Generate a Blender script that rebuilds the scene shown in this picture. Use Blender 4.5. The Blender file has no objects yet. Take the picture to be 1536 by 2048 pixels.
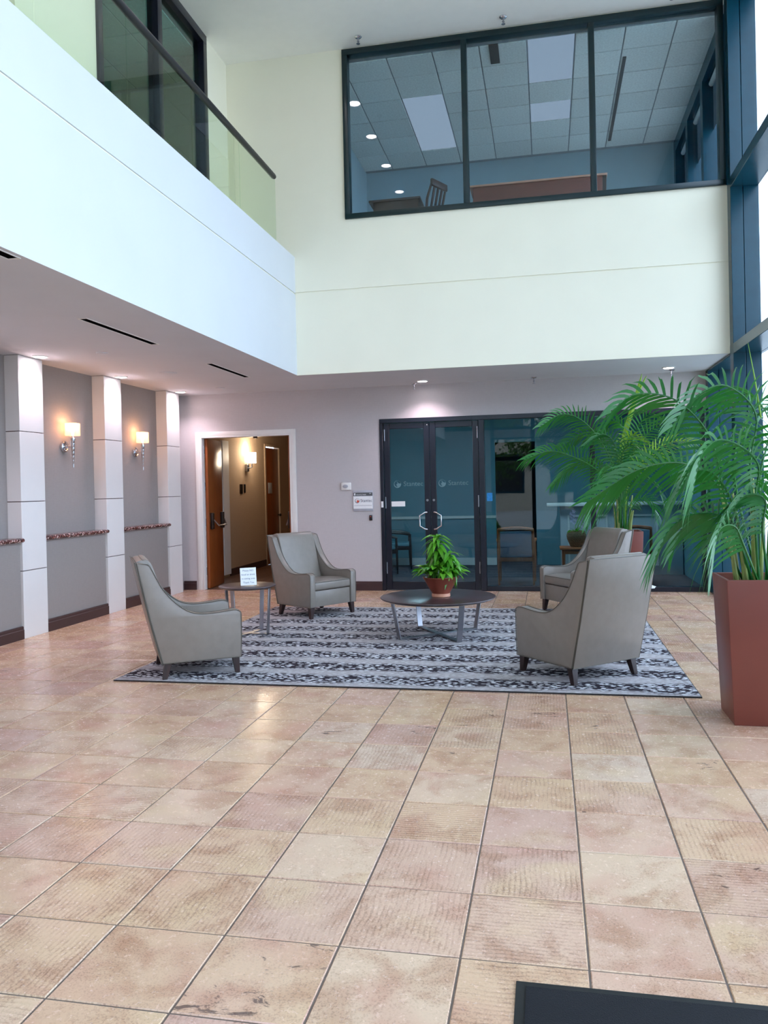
import bpy, bmesh, math, random
from mathutils import Vector, Matrix

random.seed(7)
C = bpy.context.scene.collection
R = math.radians

# ------------------------------------------------------------------ camera
CH = 1.52725
YAW, PITCH, ROLL = -0.197282858, -0.00538343948, -0.0217270947
FPX, CX, CY = 1573.45, 780.679, 983.647


def cam_axes():
    sy, cy, sp, cp = math.sin(YAW), math.cos(YAW), math.sin(PITCH), math.cos(PITCH)
    fwd = Vector((sy * cp, cy * cp, sp))
    right = Vector((cy, -sy, 0))
    up = right.cross(fwd)
    r2 = math.cos(ROLL) * right + math.sin(ROLL) * up
    u2 = -math.sin(ROLL) * right + math.cos(ROLL) * up
    return r2, u2, fwd


RT, UP, FW = cam_axes()
cam_d = bpy.data.cameras.new('camera')
cam_d.sensor_fit = 'HORIZONTAL'
cam_d.sensor_width = 36.0
cam_d.lens = FPX / 1536 * 36.0
cam_d.shift_x = -(CX - 768) / 1536
cam_d.shift_y = (CY - 1024) / 1536
cam_d.clip_start = 0.05
cam_d.clip_end = 400
cam = bpy.data.objects.new('camera', cam_d)
C.objects.link(cam)
cam.matrix_world = Matrix(((RT.x, UP.x, -FW.x, 0), (RT.y, UP.y, -FW.y, 0), (RT.z, UP.z, -FW.z, CH), (0, 0, 0, 1)))
bpy.context.scene.camera = cam

# ------------------------------------------------------------------ sky, exposure
SKY = (0.60, 0.745, 1.0)
SKY_STRENGTH = 1.0
w = bpy.data.worlds.new('overcast_sky')
bpy.context.scene.world = w
w.use_nodes = True
bg = w.node_tree.nodes['Background']
bg.inputs[0].default_value = (*SKY, 1)
bg.inputs[1].default_value = SKY_STRENGTH
vs = bpy.context.scene.view_settings
vs.view_transform = 'Standard'
vs.look = 'None'
vs.gamma = 1.0
vs.use_curve_mapping = False
vs.exposure = 2.72
cyc = bpy.context.scene.cycles
cyc.adaptive_threshold = 0.1
cyc.max_bounces = 6
cyc.diffuse_bounces = 4
cyc.glossy_bounces = 3
cyc.transparent_max_bounces = 14
cyc.caustics_reflective = False
cyc.caustics_refractive = False
cyc.sample_clamp_indirect = 6.0


# ------------------------------------------------------------------ helpers
def at(px, py, Y):
    """a point of the place: the sight line through a photo pixel, at depth Y"""
    d = RT * ((px - CX) / FPX) - UP * ((py - CY) / FPX) + FW
    return Vector((0, 0, CH)) + d * (Y / d.y)


def lin(r, g, b):
    f = lambda c: (c / 12.92 if c <= 0.04045 else ((c + 0.055) / 1.055) ** 2.4)
    return (f(r / 255), f(g / 255), f(b / 255))


class MB:
    def __init__(s):
        s.v = []
        s.f = []

    def add(s, vs_, fs):
        o = len(s.v)
        s.v += [tuple(x) for x in vs_]
        s.f += [tuple(i + o for i in f) for f in fs]
        return s

    def box(s, x0, x1, y0, y1, z0, z1):
        return s.hexa([(x0, y0, z0), (x1, y0, z0), (x1, y1, z0), (x0, y1, z0), (x0, y0, z1), (x1, y0, z1), (x1, y1, z1), (x0, y1, z1)])

    def hexa(s, p):
        return s.add(p, [(3, 2, 1, 0), (4, 5, 6, 7), (0, 1, 5, 4), (1, 2, 6, 5), (2, 3, 7, 6), (3, 0, 4, 7)])

    def prism(s, poly, a, b, axis='y'):
        n = len(poly)
        def P(q, t):
            return {'x': (t, q[0], q[1]), 'y': (q[0], t, q[1]), 'z': (q[0], q[1], t)}[axis]
        vs_ = [P(q, a) for q in poly] + [P(q, b) for q in poly]
        fs = [tuple(range(n)), tuple(range(2 * n - 1, n - 1, -1))] + [(i, i + n, (i + 1) % n + n, (i + 1) % n) for i in range(n)]
        return s.add(vs_, fs)

    def tube(s, pts, r, n=8, cap=True):
        pts = [Vector(p) for p in pts]
        m = len(pts)
        rs = r if isinstance(r, (list, tuple)) else [r] * m
        ref = None
        vs_ = []
        for i, p in enumerate(pts):
            t = (pts[min(i + 1, m - 1)] - pts[max(i - 1, 0)]).normalized()
            if ref is None:
                ref = t.orthogonal().normalized()
            ref = (ref - t * ref.dot(t)).normalized()
            b = t.cross(ref)
            for k in range(n):
                a = 2 * math.pi * k / n
                vs_.append(p + (ref * math.cos(a) + b * math.sin(a)) * rs[i])
        fs = []
        for i in range(m - 1):
            for k in range(n):
                k2 = (k + 1) % n
                fs.append((i * n + k, i * n + k2, (i + 1) * n + k2, (i + 1) * n + k))
        if cap:
            fs.append(tuple(range(n - 1, -1, -1)))
            fs.append(tuple((m - 1) * n + k for k in range(n)))
        return s.add(vs_, fs)

    def lathe(s, prof, n=32, c=(0, 0, 0), cap=True):
        vs_ = []
        for r, z in prof:
            for k in range(n):
                a = 2 * math.pi * k / n
                vs_.append((c[0] + r * math.cos(a), c[1] + r * math.sin(a), c[2] + z))
        m = len(prof)
        fs = []
        for i in range(m - 1):
            for k in range(n):
                k2 = (k + 1) % n
                fs.append((i * n + k, i * n + k2, (i + 1) * n + k2, (i + 1) * n + k))
        if cap:
            fs.append(tuple(range(n - 1, -1, -1)))
            fs.append(tuple((m - 1) * n + k for k in range(n)))
        return s.add(vs_, fs)

    def bar(s, a, b, wv, tv):
        """a bar from a to b; wv, tv: half width and half thickness vectors"""
        a, b, wv, tv = Vector(a), Vector(b), Vector(wv), Vector(tv)
        return s.hexa([a - wv - tv, a + wv - tv, a + wv + tv, a - wv + tv, b - wv - tv, b + wv - tv, b + wv + tv, b - wv + tv])

    def mesh(s, name, bevel=0.0, seg=2, smooth=False, sub=0):
        me = bpy.data.meshes.new(name)
        me.from_pydata(s.v, [], s.f)
        bm = bmesh.new()
        bm.from_mesh(me)
        bmesh.ops.remove_doubles(bm, verts=bm.verts, dist=1e-6)
        bmesh.ops.recalc_face_normals(bm, faces=bm.faces)
        if bevel:
            es = [e for e in bm.edges if len(e.link_faces) == 2 and e.calc_face_angle(0) > 0.5]
            bmesh.ops.bevel(bm, geom=es, offset=bevel, segments=seg, profile=0.5, affect='EDGES', clamp_overlap=True)
        if sub:
            bmesh.ops.subdivide_edges(bm, edges=bm.edges, cuts=sub, use_grid_fill=True, smooth=1.0)
        bm.to_mesh(me)
        bm.free()
        if smooth:
            me.polygons.foreach_set('use_smooth', [True] * len(me.polygons))
            try:
                me.set_sharp_from_angle(angle=R(38))
            except Exception:
                pass
        me.update()
        return me


def link(name, me, mat, parent=None):
    o = bpy.data.objects.new(name, me)
    C.objects.link(o)
    if mat is not None:
        if me.materials:
            me.materials[0] = mat
        else:
            me.materials.append(mat)
    if parent is not None:
        o.parent = parent
    return o


def part(parent, name, mb, mat, bevel=0.0, seg=2, smooth=False, label=None):
    o = link(name, mb.mesh(name, bevel, seg, smooth or bevel > 0), mat, parent)
    if label:
        o['label'] = label
    return o


def tag(o, label, cat, group=None, kind=None):
    o['label'] = label
    o['category'] = cat
    if group:
        o['group'] = group
    if kind:
        o['kind'] = kind
    return o


def thing(name, label, cat, loc=(0, 0, 0), rz=0.0, group=None):
    o = bpy.data.objects.new(name, None)
    o.empty_display_size = 0.1
    C.objects.link(o)
    o.location = loc
    o.rotation_euler = (0, 0, rz)
    return tag(o, label, cat, group)


def struct(name, mb, mat, label, cat, bevel=0.0):
    o = link(name, mb.mesh(name, bevel), mat)
    return tag(o, label, cat, None, 'structure')


def sroot(name, label, cat, loc=(0, 0, 0)):
    o = thing(name, label, cat, loc)
    o['kind'] = 'structure'
    return o


def copy_tree(o, parent=None):
    c = o.copy()
    C.objects.link(c)
    c.parent = parent
    for ch in [x for x in o.children]:
        copy_tree(ch, c)
    return c


# ------------------------------------------------------------------ materials
class NT:
    def __init__(s, name):
        s.m = bpy.data.materials.new(name)
        s.m.use_nodes = True
        s.t = s.m.node_tree
        s.t.nodes.clear()
        s.out = s.t.nodes.new('ShaderNodeOutputMaterial')

    def n(s, kind, **kw):
        nd = s.t.nodes.new('ShaderNode' + kind)
        for k, v in kw.items():
            if k.startswith('i_'):
                key = k[2:].replace('_', ' ')
                inp = nd.inputs[int(key)] if key.isdigit() else nd.inputs[key]
                s.put(inp, v)
            else:
                setattr(nd, k, v)
        return nd

    def put(s, inp, v):
        if isinstance(v, bpy.types.NodeSocket):
            s.t.links.new(v, inp)
        else:
            if isinstance(v, tuple) and len(v) == 3 and inp.type == 'RGBA':
                v = (*v, 1)
            inp.default_value = v

    def math(s, op, a, b=None, c=None):
        nd = s.n('Math', operation=op)
        s.put(nd.inputs[0], a)
        if b is not None:
            s.put(nd.inputs[1], b)
        if c is not None:
            s.put(nd.inputs[2], c)
        return nd.outputs[0]

    def vmath(s, op, a, b=None):
        nd = s.n('VectorMath', operation=op)
        s.put(nd.inputs[0], a)
        if b is not None:
            s.put(nd.inputs[1], b)
        return nd.outputs[0]

    def mix(s, fac, a, b, blend='MIX'):
        nd = s.n('Mix', data_type='RGBA', blend_type=blend)
        s.put(nd.inputs[0], fac)
        s.put(nd.inputs[6], a)
        s.put(nd.inputs[7], b)
        return nd.outputs[2]

    def ramp(s, fac, stops, interp='LINEAR'):
        nd = s.n('ValToRGB')
        cr = nd.color_ramp
        cr.interpolation = interp
        while len(cr.elements) < len(stops):
            cr.elements.new(0.5)
        for e, (p, c) in zip(cr.elements, stops):
            e.position = p
            e.color = (*c, 1) if len(c) == 3 else c
        s.put(nd.inputs[0], fac)
        return nd.outputs[0]

    def rng(s, v, a, b, c=0.0, d=1.0):
        nd = s.n('MapRange')
        for i, x in enumerate((v, a, b, c, d)):
            s.put(nd.inputs[i], x)
        return nd.outputs[0]

    def pbr(s, col, rough=0.5, metal=0.0, spec=0.5, bump=None, bstr=0.2, bdist=0.01, **kw):
        p = s.n('BsdfPrincipled')
        s.put(p.inputs['Base Color'], col)
        s.put(p.inputs['Roughness'], rough)
        s.put(p.inputs['Metallic'], metal)
        s.put(p.inputs['Specular IOR Level'], spec)
        for k, v in kw.items():
            s.put(p.inputs[k.replace('_', ' ')], v)
        if bump is not None:
            b = s.n('Bump')
            b.inputs['Strength'].default_value = bstr
            b.inputs['Distance'].default_value = bdist
            s.put(b.inputs['Height'], bump)
            s.t.links.new(b.outputs[0], p.inputs['Normal'])
        s.t.links.new(p.outputs[0], s.out.inputs[0])
        return p


def simple(name, col, rough=0.5, metal=0.0, spec=0.5, var=0.08, scale=8.0, bscale=0, bstr=0.1, objvar=0.0, **kw):
    t = NT(name)
    tc = t.n('TexCoord').outputs['Object']
    nz = t.n('TexNoise', i_Vector=tc, i_Scale=scale, i_Detail=2.0).outputs[0]
    k = t.rng(nz, 0.3, 0.7, 1 - var, 1 + var)
    if objvar:
        rn = t.n('ObjectInfo').outputs['Random']
        k = t.math('MULTIPLY', k, t.rng(rn, 0.0, 1.0, 1 - objvar, 1 + objvar))
    c = t.vmath('MULTIPLY', col, t.n('CombineXYZ', i_0=k, i_1=k, i_2=k).outputs[0])
    bump = None
    if bscale:
        bump = t.n('TexNoise', i_Vector=tc, i_Scale=float(bscale), i_Detail=3.0).outputs[0]
    t.pbr(c, rough, metal, spec, bump, bstr, 0.004, **kw)
    return t.m


def fabric(name, col, scale=260.0, var=0.10):
    t = NT(name)
    tc = t.n('TexCoord').outputs['Object']
    a = t.n('TexNoise', i_Vector=t.vmath('MULTIPLY', tc, (1.0, 1.0, 0.06)), i_Scale=scale, i_Detail=2.0).outputs[0]
    b = t.n('TexNoise', i_Vector=t.vmath('MULTIPLY', tc, (0.06, 0.06, 1.0)), i_Scale=scale, i_Detail=2.0).outputs[0]
    h = t.math('ADD', a, b)
    k = t.rng(h, 0.6, 1.4, 1 - var, 1 + var)
    c = t.vmath('MULTIPLY', col, t.n('CombineXYZ', i_0=k, i_1=k, i_2=k).outputs[0])
    t.pbr(c, 0.85, 0, 0.2)
    return t.m


def emit(name, col, st):
    t = NT(name)
    e = t.n('Emission', i_Color=col, i_Strength=st)
    t.t.links.new(e.outputs[0], t.out.inputs[0])
    return t.m


def glass(name, tint, refl=1.7, rough=0.0):
    t = NT(name)
    fr = t.n('Fresnel', i_IOR=1.5).outputs[0]
    bf = t.n('NewGeometry').outputs['Backfacing']
    fac = t.math('MULTIPLY', t.math('MULTIPLY', fr, refl), t.math('SUBTRACT', 1.0, bf))
    fac = t.math('MINIMUM', fac, 1.0)
    a = t.n('BsdfTransparent', i_Color=tint)
    b = t.n('BsdfGlossy', i_Roughness=rough)
    m = t.n('MixShader')
    t.put(m.inputs[0], fac)
    t.t.links.new(a.outputs[0], m.inputs[1])
    t.t.links.new(b.outputs[0], m.inputs[2])
    t.t.links.new(m.outputs[0], t.out.inputs[0])
    return t.m


T = 0.4064
TX0, TY0 = 0.0980382, 2.5305472


def tile_material():
    t = NT('sandstone_tile')
    pos = t.n('NewGeometry').outputs['Position']
    q = t.vmath('DIVIDE', t.vmath('SUBTRACT', pos, (TX0, TY0, 0.0)), (T, T, 1000.0))
    cell = t.vmath('FLOOR', q)
    wn = t.n('TexWhiteNoise', noise_dimensions='3D', i_Vector=cell)
    val, colr = wn.outputs[0], wn.outputs[1]
    wn2 = t.n('TexWhiteNoise', noise_dimensions='3D', i_Vector=t.vmath('ADD', cell, (17.3, 5.1, 2.7)))
    v2, c2 = wn2.outputs[0], wn2.outputs[1]
    off = t.vmath('ADD', pos, t.vmath('MULTIPLY', colr, (40.0, 40.0, 40.0)))
    base = t.ramp(val, [(0.0, lin(218, 180, 146)), (0.2, lin(216, 177, 151)), (0.38, lin(221, 188, 158)), (0.55, lin(213, 174, 149)),
                        (0.68, lin(218, 181, 148)), (0.82, lin(210, 170, 149)), (0.92, lin(222, 193, 167))], 'CONSTANT')
    n1 = t.n('TexNoise', i_Vector=off, i_Scale=5.0, i_Detail=4.0, i_Roughness=0.62, i_Distortion=0.5).outputs[0]
    n2 = t.n('TexNoise', i_Vector=off, i_Scale=38.0, i_Detail=3.0, i_Roughness=0.7).outputs[0]
    n3 = t.n('TexNoise', i_Vector=t.vmath('ADD', off, (3.1, 9.2, 0.0)), i_Scale=3.2, i_Detail=1.5).outputs[0]
    n5 = t.n('TexNoise', i_Vector=off, i_Scale=140.0, i_Detail=1.0, i_Roughness=0.7).outputs[0]
    c = t.mix(t.rng(n1, 0.48, 0.72, 0.0, 0.6), base, lin(168, 112, 78))
    c = t.mix(t.rng(n3, 0.55, 0.75, 0.0, 0.45), c, lin(200, 140, 122))
    c = t.mix(t.rng(n3, 0.45, 0.28, 0.0, 0.5), c, lin(224, 192, 150))
    # ridges, running one way or the other on some tiles
    sep = t.n('SeparateXYZ', i_0=pos)
    along = t.mix(t.math('GREATER_THAN', v2, 0.62), sep.outputs[1], sep.outputs[0])
    wob = t.n('TexNoise', i_Vector=off, i_Scale=7.0, i_Detail=1.0).outputs[0]
    ph = t.math('MULTIPLY_ADD', along, 300.0, t.math('MULTIPLY', wob, 9.0))
    rid = t.math('SINE', ph)
    rmask = t.math('MULTIPLY', t.math('GREATER_THAN', t.n('SeparateXYZ', i_0=c2).outputs[0], 0.5),
                   t.rng(n1, 0.35, 0.6, 0.25, 1.0))
    rid = t.math('MULTIPLY', rid, rmask)
    c = t.mix(t.math('MULTIPLY', t.rng(rid, 0.0, 1.0, 0.0, 0.62), t.rng(n2, 0.4, 0.6, 0.2, 1.0)), c, lin(128, 88, 66))
    spk = t.rng(n5, 0.50, 0.66, 0.0, 0.44)
    c = t.mix(t.math('MULTIPLY', spk, t.rng(n1, 0.35, 0.62, 0.15, 1.0)), c, lin(112, 76, 58))
    c = t.mix(t.rng(n2, 0.46, 0.30, 0.0, 0.08), c, lin(226, 196, 158))
    # chipped, almost black cracks on a few tiles
    n4 = t.n('TexNoise', i_Vector=t.vmath('MULTIPLY', off, (1.0, 2.2, 1.0)), i_Scale=6.5, i_Detail=5.0, i_Roughness=0.7, i_Distortion=1.2).outputs[0]
    rare = t.math('GREATER_THAN', t.n('SeparateXYZ', i_0=c2).outputs[1], 0.82)
    crack = t.math('MULTIPLY', t.rng(n4, 0.595, 0.635, 0.0, 1.0), t.math('MULTIPLY', rare, t.rng(n3, 0.48, 0.56, 0.0, 1.0)))
    c = t.mix(t.math('MULTIPLY', crack, 0.8), c, lin(70, 48, 44))
    n6 = t.n('TexNoise', i_Vector=off, i_Scale=38.0, i_Detail=1.0).outputs[0]
    hgt = t.math('ADD', t.math('MULTIPLY', t.math('MULTIPLY', t.math('SINE', t.math('MULTIPLY', along, 300.0)), t.math('GREATER_THAN', t.n('SeparateXYZ', i_0=c2).outputs[0], 0.5)), 0.25), t.math('MULTIPLY', n6, 0.6))
    rough = t.rng(n2, 0.3, 0.7, 0.17, 0.30)
    t.pbr(c, rough, 0, 0.85, hgt, 0.12, 0.006)
    return t.m


def rug_material():
    t = NT('rug_pile')
    tc = t.n('TexCoord').outputs['Object']
    sep = t.n('SeparateXYZ', i_0=tc)
    x, y = sep.outputs[0], sep.outputs[1]
    wv = t.n('TexNoise', i_Vector=t.vmath('MULTIPLY', tc, (1.2, 0.6, 1.0)), i_Scale=1.0, i_Detail=2.0).outputs[0]
    yy = t.math('ADD', y, t.math('MULTIPLY', wv, 0.22))
    band = t.math('SINE', t.math('MULTIPLY', yy, 2 * math.pi / 0.437))
    lo = t.n('TexNoise', i_Vector=tc, i_Scale=2.5, i_Detail=3.0).outputs[0]
    dark = t.rng(t.math('ADD', band, t.math('MULTIPLY', t.math('SUBTRACT', lo, 0.5), 2.2)), -0.75, 0.15, 0.0, 1.0)
    vo = t.n('TexVoronoi', i_Vector=t.vmath('MULTIPLY', tc, (22.0, 46.0, 1.0)), i_Scale=1.0, i_Randomness=1.0)
    rnd = t.n('SeparateXYZ', i_0=vo.outputs['Color']).outputs[0]
    dash = t.rng(vo.outputs['Distance'], 0.50, 0.38, 0.0, 1.0)
    fine = t.n('TexNoise', i_Vector=tc, i_Scale=240.0, i_Detail=2.0).outputs[0]
    ground_d = t.mix(lo, lin(38, 34, 44), lin(62, 54, 60))
    ground_l = t.mix(fine, lin(150, 144, 146), lin(190, 182, 182))
    g = t.mix(dark, ground_l, ground_d)
    hue = t.mix(rnd, lin(244, 244, 246), lin(188, 186, 192))
    c = t.mix(t.math('MULTIPLY', dash, t.rng(dark, 0.0, 1.0, 0.35, 0.95)), g, hue)
    k = t.rng(fine, 0.3, 0.7, 0.82, 1.12)
    c = t.vmath('MULTIPLY', c, t.n('CombineXYZ', i_0=k, i_1=k, i_2=k).outputs[0])
    t.pbr(c, 0.95, 0, 0.1, fine, 0.5, 0.004)
    return t.m


def wood(name, c1, c2, rough=0.3, scale=1.0, axis=2):
    t = NT(name)
    tc = t.n('TexCoord').outputs['Object']
    st = [9.0, 9.0, 9.0]
    st[axis] = 0.7
    v = t.vmath('MULTIPLY', tc, tuple(st))
    n = t.n('TexNoise', i_Vector=v, i_Scale=3.0 * scale, i_Detail=6.0, i_Roughness=0.6, i_Distortion=1.0).outputs[0]
    f = t.n('TexNoise', i_Vector=v, i_Scale=22.0 * scale, i_Detail=3.0).outputs[0]
    c = t.mix(t.rng(n, 0.3, 0.7), c1, c2)
    c = t.mix(t.rng(f, 0.4, 0.7, 0.0, 0.35), c, tuple(x * 0.55 for x in c1))
    t.pbr(c, rough, 0, 0.5, f, 0.05, 0.002)
    return t.m


def granite():
    t = NT('red_granite')
    tc = t.n('TexCoord').outputs['Object']
    a = t.n('TexVoronoi', i_Vector=tc, i_Scale=60.0)
    r = t.n('SeparateXYZ', i_0=a.outputs['Color']).outputs[0]
    c = t.ramp(r, [(0.0, lin(70, 40, 40)), (0.35, lin(110, 70, 66)), (0.6, lin(46, 30, 32)), (0.8, lin(190, 165, 160))], 'CONSTANT')
    t.pbr(c, 0.18, 0, 0.5)
    return t.m


def wicker():
    t = NT('wicker')
    tc = t.n('TexCoord').outputs['Object']
    ck = t.n('TexChecker', i_Vector=tc, i_Scale=70.0).outputs[1]
    wv = t.n('TexWave', i_Vector=tc, i_Scale=16.0, i_Distortion=1.5, bands_direction='Z').outputs[1]
    c = t.mix(wv, lin(96, 66, 40), lin(190, 150, 100))
    c = t.mix(t.math('MULTIPLY', ck, 0.5), c, lin(70, 46, 28))
    t.pbr(c, 0.7, 0, 0.3, wv, 0.6, 0.01)
    return t.m


def leaf_mat(name, col, tip, rough=0.32):
    t = NT(name)
    rn = t.n('ObjectInfo').outputs['Random']
    tc = t.n('TexCoord').outputs['Object']
    nz = t.n('TexNoise', i_Vector=tc, i_Scale=9.0, i_Detail=2.0).outputs[0]
    c = t.mix(t.math('MULTIPLY', t.math('ADD', rn, nz), 0.5), col, tip)
    p = t.pbr(c, rough, 0, 0.5)
    tr = t.n('BsdfTranslucent', i_Color=t.vmath('MULTIPLY', c, (1.3, 1.5, 0.6)))
    m = t.n('MixShader', i_0=0.22)
    t.t.links.new(p.outputs[0], m.inputs[1])
    t.t.links.new(tr.outputs[0], m.inputs[2])
    t.t.links.new(m.outputs[0], t.out.inputs[0])
    return t.m


M = dict(
    tile=tile_material(), rug=rug_material(),
    grout=simple('grout', lin(112, 98, 88), 0.9, var=0.15, scale=30),
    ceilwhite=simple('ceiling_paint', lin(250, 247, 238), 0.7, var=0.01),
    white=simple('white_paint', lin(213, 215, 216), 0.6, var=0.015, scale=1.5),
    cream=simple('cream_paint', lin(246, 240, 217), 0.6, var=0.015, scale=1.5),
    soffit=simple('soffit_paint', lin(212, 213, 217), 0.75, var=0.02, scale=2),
    wallpaper=fabric('greige_wallpaper', lin(196, 190, 190), var=0.05),
    taupe=fabric('taupe_wallcovering', lin(152, 144, 140), var=0.06),
    panel=simple('pilaster_panel', lin(226, 222, 218), 0.55, var=0.015, scale=3),
    base=simple('dark_baseboard', lin(64, 44, 44), 0.35, var=0.08),
    granite=granite(),
    frame=simple('dark_bronze_frame', lin(16, 20, 34), 0.32, metal=0.0, var=0.06, objvar=0.05),
    gframe=simple('green_black_frame', lin(6, 58, 74), 0.25, metal=0.0, var=0.06),
    wframe=simple('black_green_frame', lin(4, 34, 38), 0.3, var=0.06),
    trimwhite=simple('white_door_trim', lin(232, 230, 226), 0.4, var=0.015),
    clear=glass('clear_glass', (0.96, 0.98, 0.97), 1.5),
    rail_glass=glass('railing_glass', (0.90, 0.955, 0.88), 1.1),
    tinted=glass('tinted_office_glass', (0.52, 0.68, 0.74), 1.4),
    balcony=glass('balcony_window_glass', (0.70, 0.88, 0.84), 1.5),
    upglass=glass('conference_glass', (0.88, 0.95, 0.97), 1.6),
    chair=simple('grey_vinyl', lin(134, 124, 115), 0.34, var=0.05, scale=14, bscale=300, bstr=0.08),
    piping=simple('khaki_piping', lin(92, 86, 76), 0.5),
    darkwood=wood('espresso_wood', lin(40, 25, 24), lin(58, 36, 33), 0.35),
    espresso=wood('espresso_top', lin(58, 42, 44), lin(74, 54, 54), 0.28, axis=0),
    steel=simple('brushed_steel', lin(160, 160, 166), 0.3, metal=1.0, var=0.05),
    chrome=simple('chrome', lin(220, 220, 224), 0.12, metal=1.0, var=0.02),
    terracotta=simple('terracotta_glaze', lin(150, 78, 62), 0.35, var=0.08),
    copper=simple('copper_ring', lin(214, 150, 122), 0.35, var=0.04),
    planter=simple('rust_planter', lin(122, 60, 48), 0.38, var=0.05, scale=4),
    soil=simple('dark_soil', lin(50, 38, 32), 0.95, var=0.5, scale=40, bscale=60, bstr=1.0),
    palm=leaf_mat('palm_leaf', lin(22, 92, 44), lin(58, 138, 52)),
    palm_light=leaf_mat('young_palm_leaf', lin(120, 170, 40), lin(160, 196, 60)),
    stem=simple('palm_stem', lin(150, 164, 90), 0.5, var=0.25, scale=10),
    leaf=leaf_mat('glossy_leaf', lin(34, 120, 34), lin(124, 190, 52), 0.22),
    cherry=wood('cherry_wood', lin(200, 98, 50), lin(222, 124, 70), 0.45),
    mahogany=wood('mahogany_panel', lin(118, 56, 44), lin(140, 70, 54), 0.4, axis=0),
    door=wood('stained_door', lin(124, 62, 26), lin(156, 82, 36), 0.3),
    greycloth=fabric('grey_upholstery', lin(160, 162, 174), var=0.08),
    black=simple('black_plastic', lin(18, 18, 22), 0.4),
    darkchair=simple('dark_lacquered_wood', lin(26, 26, 32), 0.35),
    bronze=simple('dark_bronze', lin(60, 52, 48), 0.35, metal=0.8),
    mat=simple('navy_mat_pile', lin(9, 11, 18), 0.95, var=0.4, scale=220, bscale=260, bstr=0.6),
    rubber=simple('mat_rubber_edge', lin(28, 31, 30), 0.7),
    teal=simple('office_wall_paint', lin(104, 152, 166), 0.7, var=0.02),
    carpet=simple('office_carpet', lin(70, 74, 86), 0.95, var=0.35, scale=60),
    palecarpet=simple('pale_carpet', lin(206, 206, 204), 0.95, var=0.2, scale=60),
    hallwall=fabric('hall_wallpaper', lin(186, 162, 136), var=0.06),
    hallfloor=wood('hall_wood_floor', lin(88, 58, 44), lin(112, 76, 58), 0.4, axis=1),
    paper=simple('white_paper', lin(240, 240, 240), 0.6, var=0.01),
    ink=simple('grey_ink', lin(120, 120, 128), 0.6),
    navyink=simple('navy_ink', lin(44, 56, 80), 0.6),
    redink=simple('orange_red_ink', lin(214, 84, 56), 0.6),
    signgrey=simple('sign_grey', lin(176, 176, 184), 0.4),
    signdark=simple('sign_charcoal', lin(86, 88, 90), 0.5),
    etched=simple('etched_film', lin(92, 128, 136), 0.6),
    blue=simple('blue_sticker', lin(40, 140, 210), 0.5, var=0.2, scale=60),
    ceilpanel=simple('acoustic_panel', lin(226, 226, 220), 0.9, var=0.10, scale=40, bscale=90, bstr=0.8, objvar=0.06),
    ceilgrid=simple('ceiling_grid', lin(140, 146, 150), 0.6),
    troffer=emit('dim_diffuser', (0.62, 0.76, 1.0), 0.07),
    slate=simple('blue_grey_wall', lin(160, 186, 196), 0.75, var=0.02),
    blind=simple('roller_blind', lin(120, 128, 140), 0.8, var=0.03),
    shade_lit=emit('lit_sconce_shade', (1.0, 0.82, 0.62), 2.0),
    hall_lit=emit('lit_hall_shade', (1.0, 0.86, 0.70), 1.6),
    down_lit=emit('lit_downlight', (1.0, 0.90, 0.96), 6.0),
    wicker=wicker(),
    orchid=simple('orchid_petal', lin(240, 214, 234), 0.5, var=0.2),
    pavement=simple('pavement', lin(188, 187, 182), 0.9, var=0.08, scale=0.6),
    bark=simple('bark', lin(94, 80, 68), 0.9, var=0.3, scale=12),
    hedge=leaf_mat('outdoor_leaf', lin(48, 84, 40), lin(96, 128, 62), 0.5),
    void=simple('unlit_slot', (0.004, 0.004, 0.005), 1.0, spec=0.0),
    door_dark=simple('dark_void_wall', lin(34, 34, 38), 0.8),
    acrylic=glass('acrylic', (0.95, 0.97, 0.98), 1.2),
    beige=simple('beige_wall', lin(196, 186, 168), 0.7, var=0.02),
    counter=simple('counter_paint', lin(190, 196, 200), 0.5, var=0.02),
)

# ------------------------------------------------------------------ plan (metres)
YB = 11.43       # lower back wall
YU = 9.93        # upper back wall face
XF = -3.20       # balcony fascia
XL = -4.10       # upper left wall
XP = -5.49       # pilaster faces
XR = -5.66       # recessed left wall
XC = 2.15        # inner face of the curtain wall
XG = 2.46        # its glass
ZS = 3.03        # soffit
ZT = 7.22        # atrium ceiling
YF = -2.2        # front glazing


# ------------------------------------------------------------------ floor
fl = struct('floor', MB().box(-5.9, 2.6, YF - 0.1, YB + 0.07, -0.2, -0.004), M['grout'], 'beige sandstone tile floor with dark grout joints across the lobby', 'floor')


def tile_mb(g=0.0035, ch=0.003):
    a, b = g, T - g
    m = MB()
    lo = [(a, a, -0.006), (b, a, -0.006), (b, b, -0.006), (a, b, -0.006)]
    mi = [(a, a, -ch), (b, a, -ch), (b, b, -ch), (a, b, -ch)]
    c = a + ch
    d = b - ch
    up = [(c, c, 0), (d, c, 0), (d, d, 0), (c, d, 0)]
    m.v = lo + mi + up
    for k in range(4):
        j = (k + 1) % 4
        m.f.append((k, j, j + 4, k + 4))
        m.f.append((k + 4, j + 4, j + 8, k + 8))
    m.f.append((8, 9, 10, 11))
    return m


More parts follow.
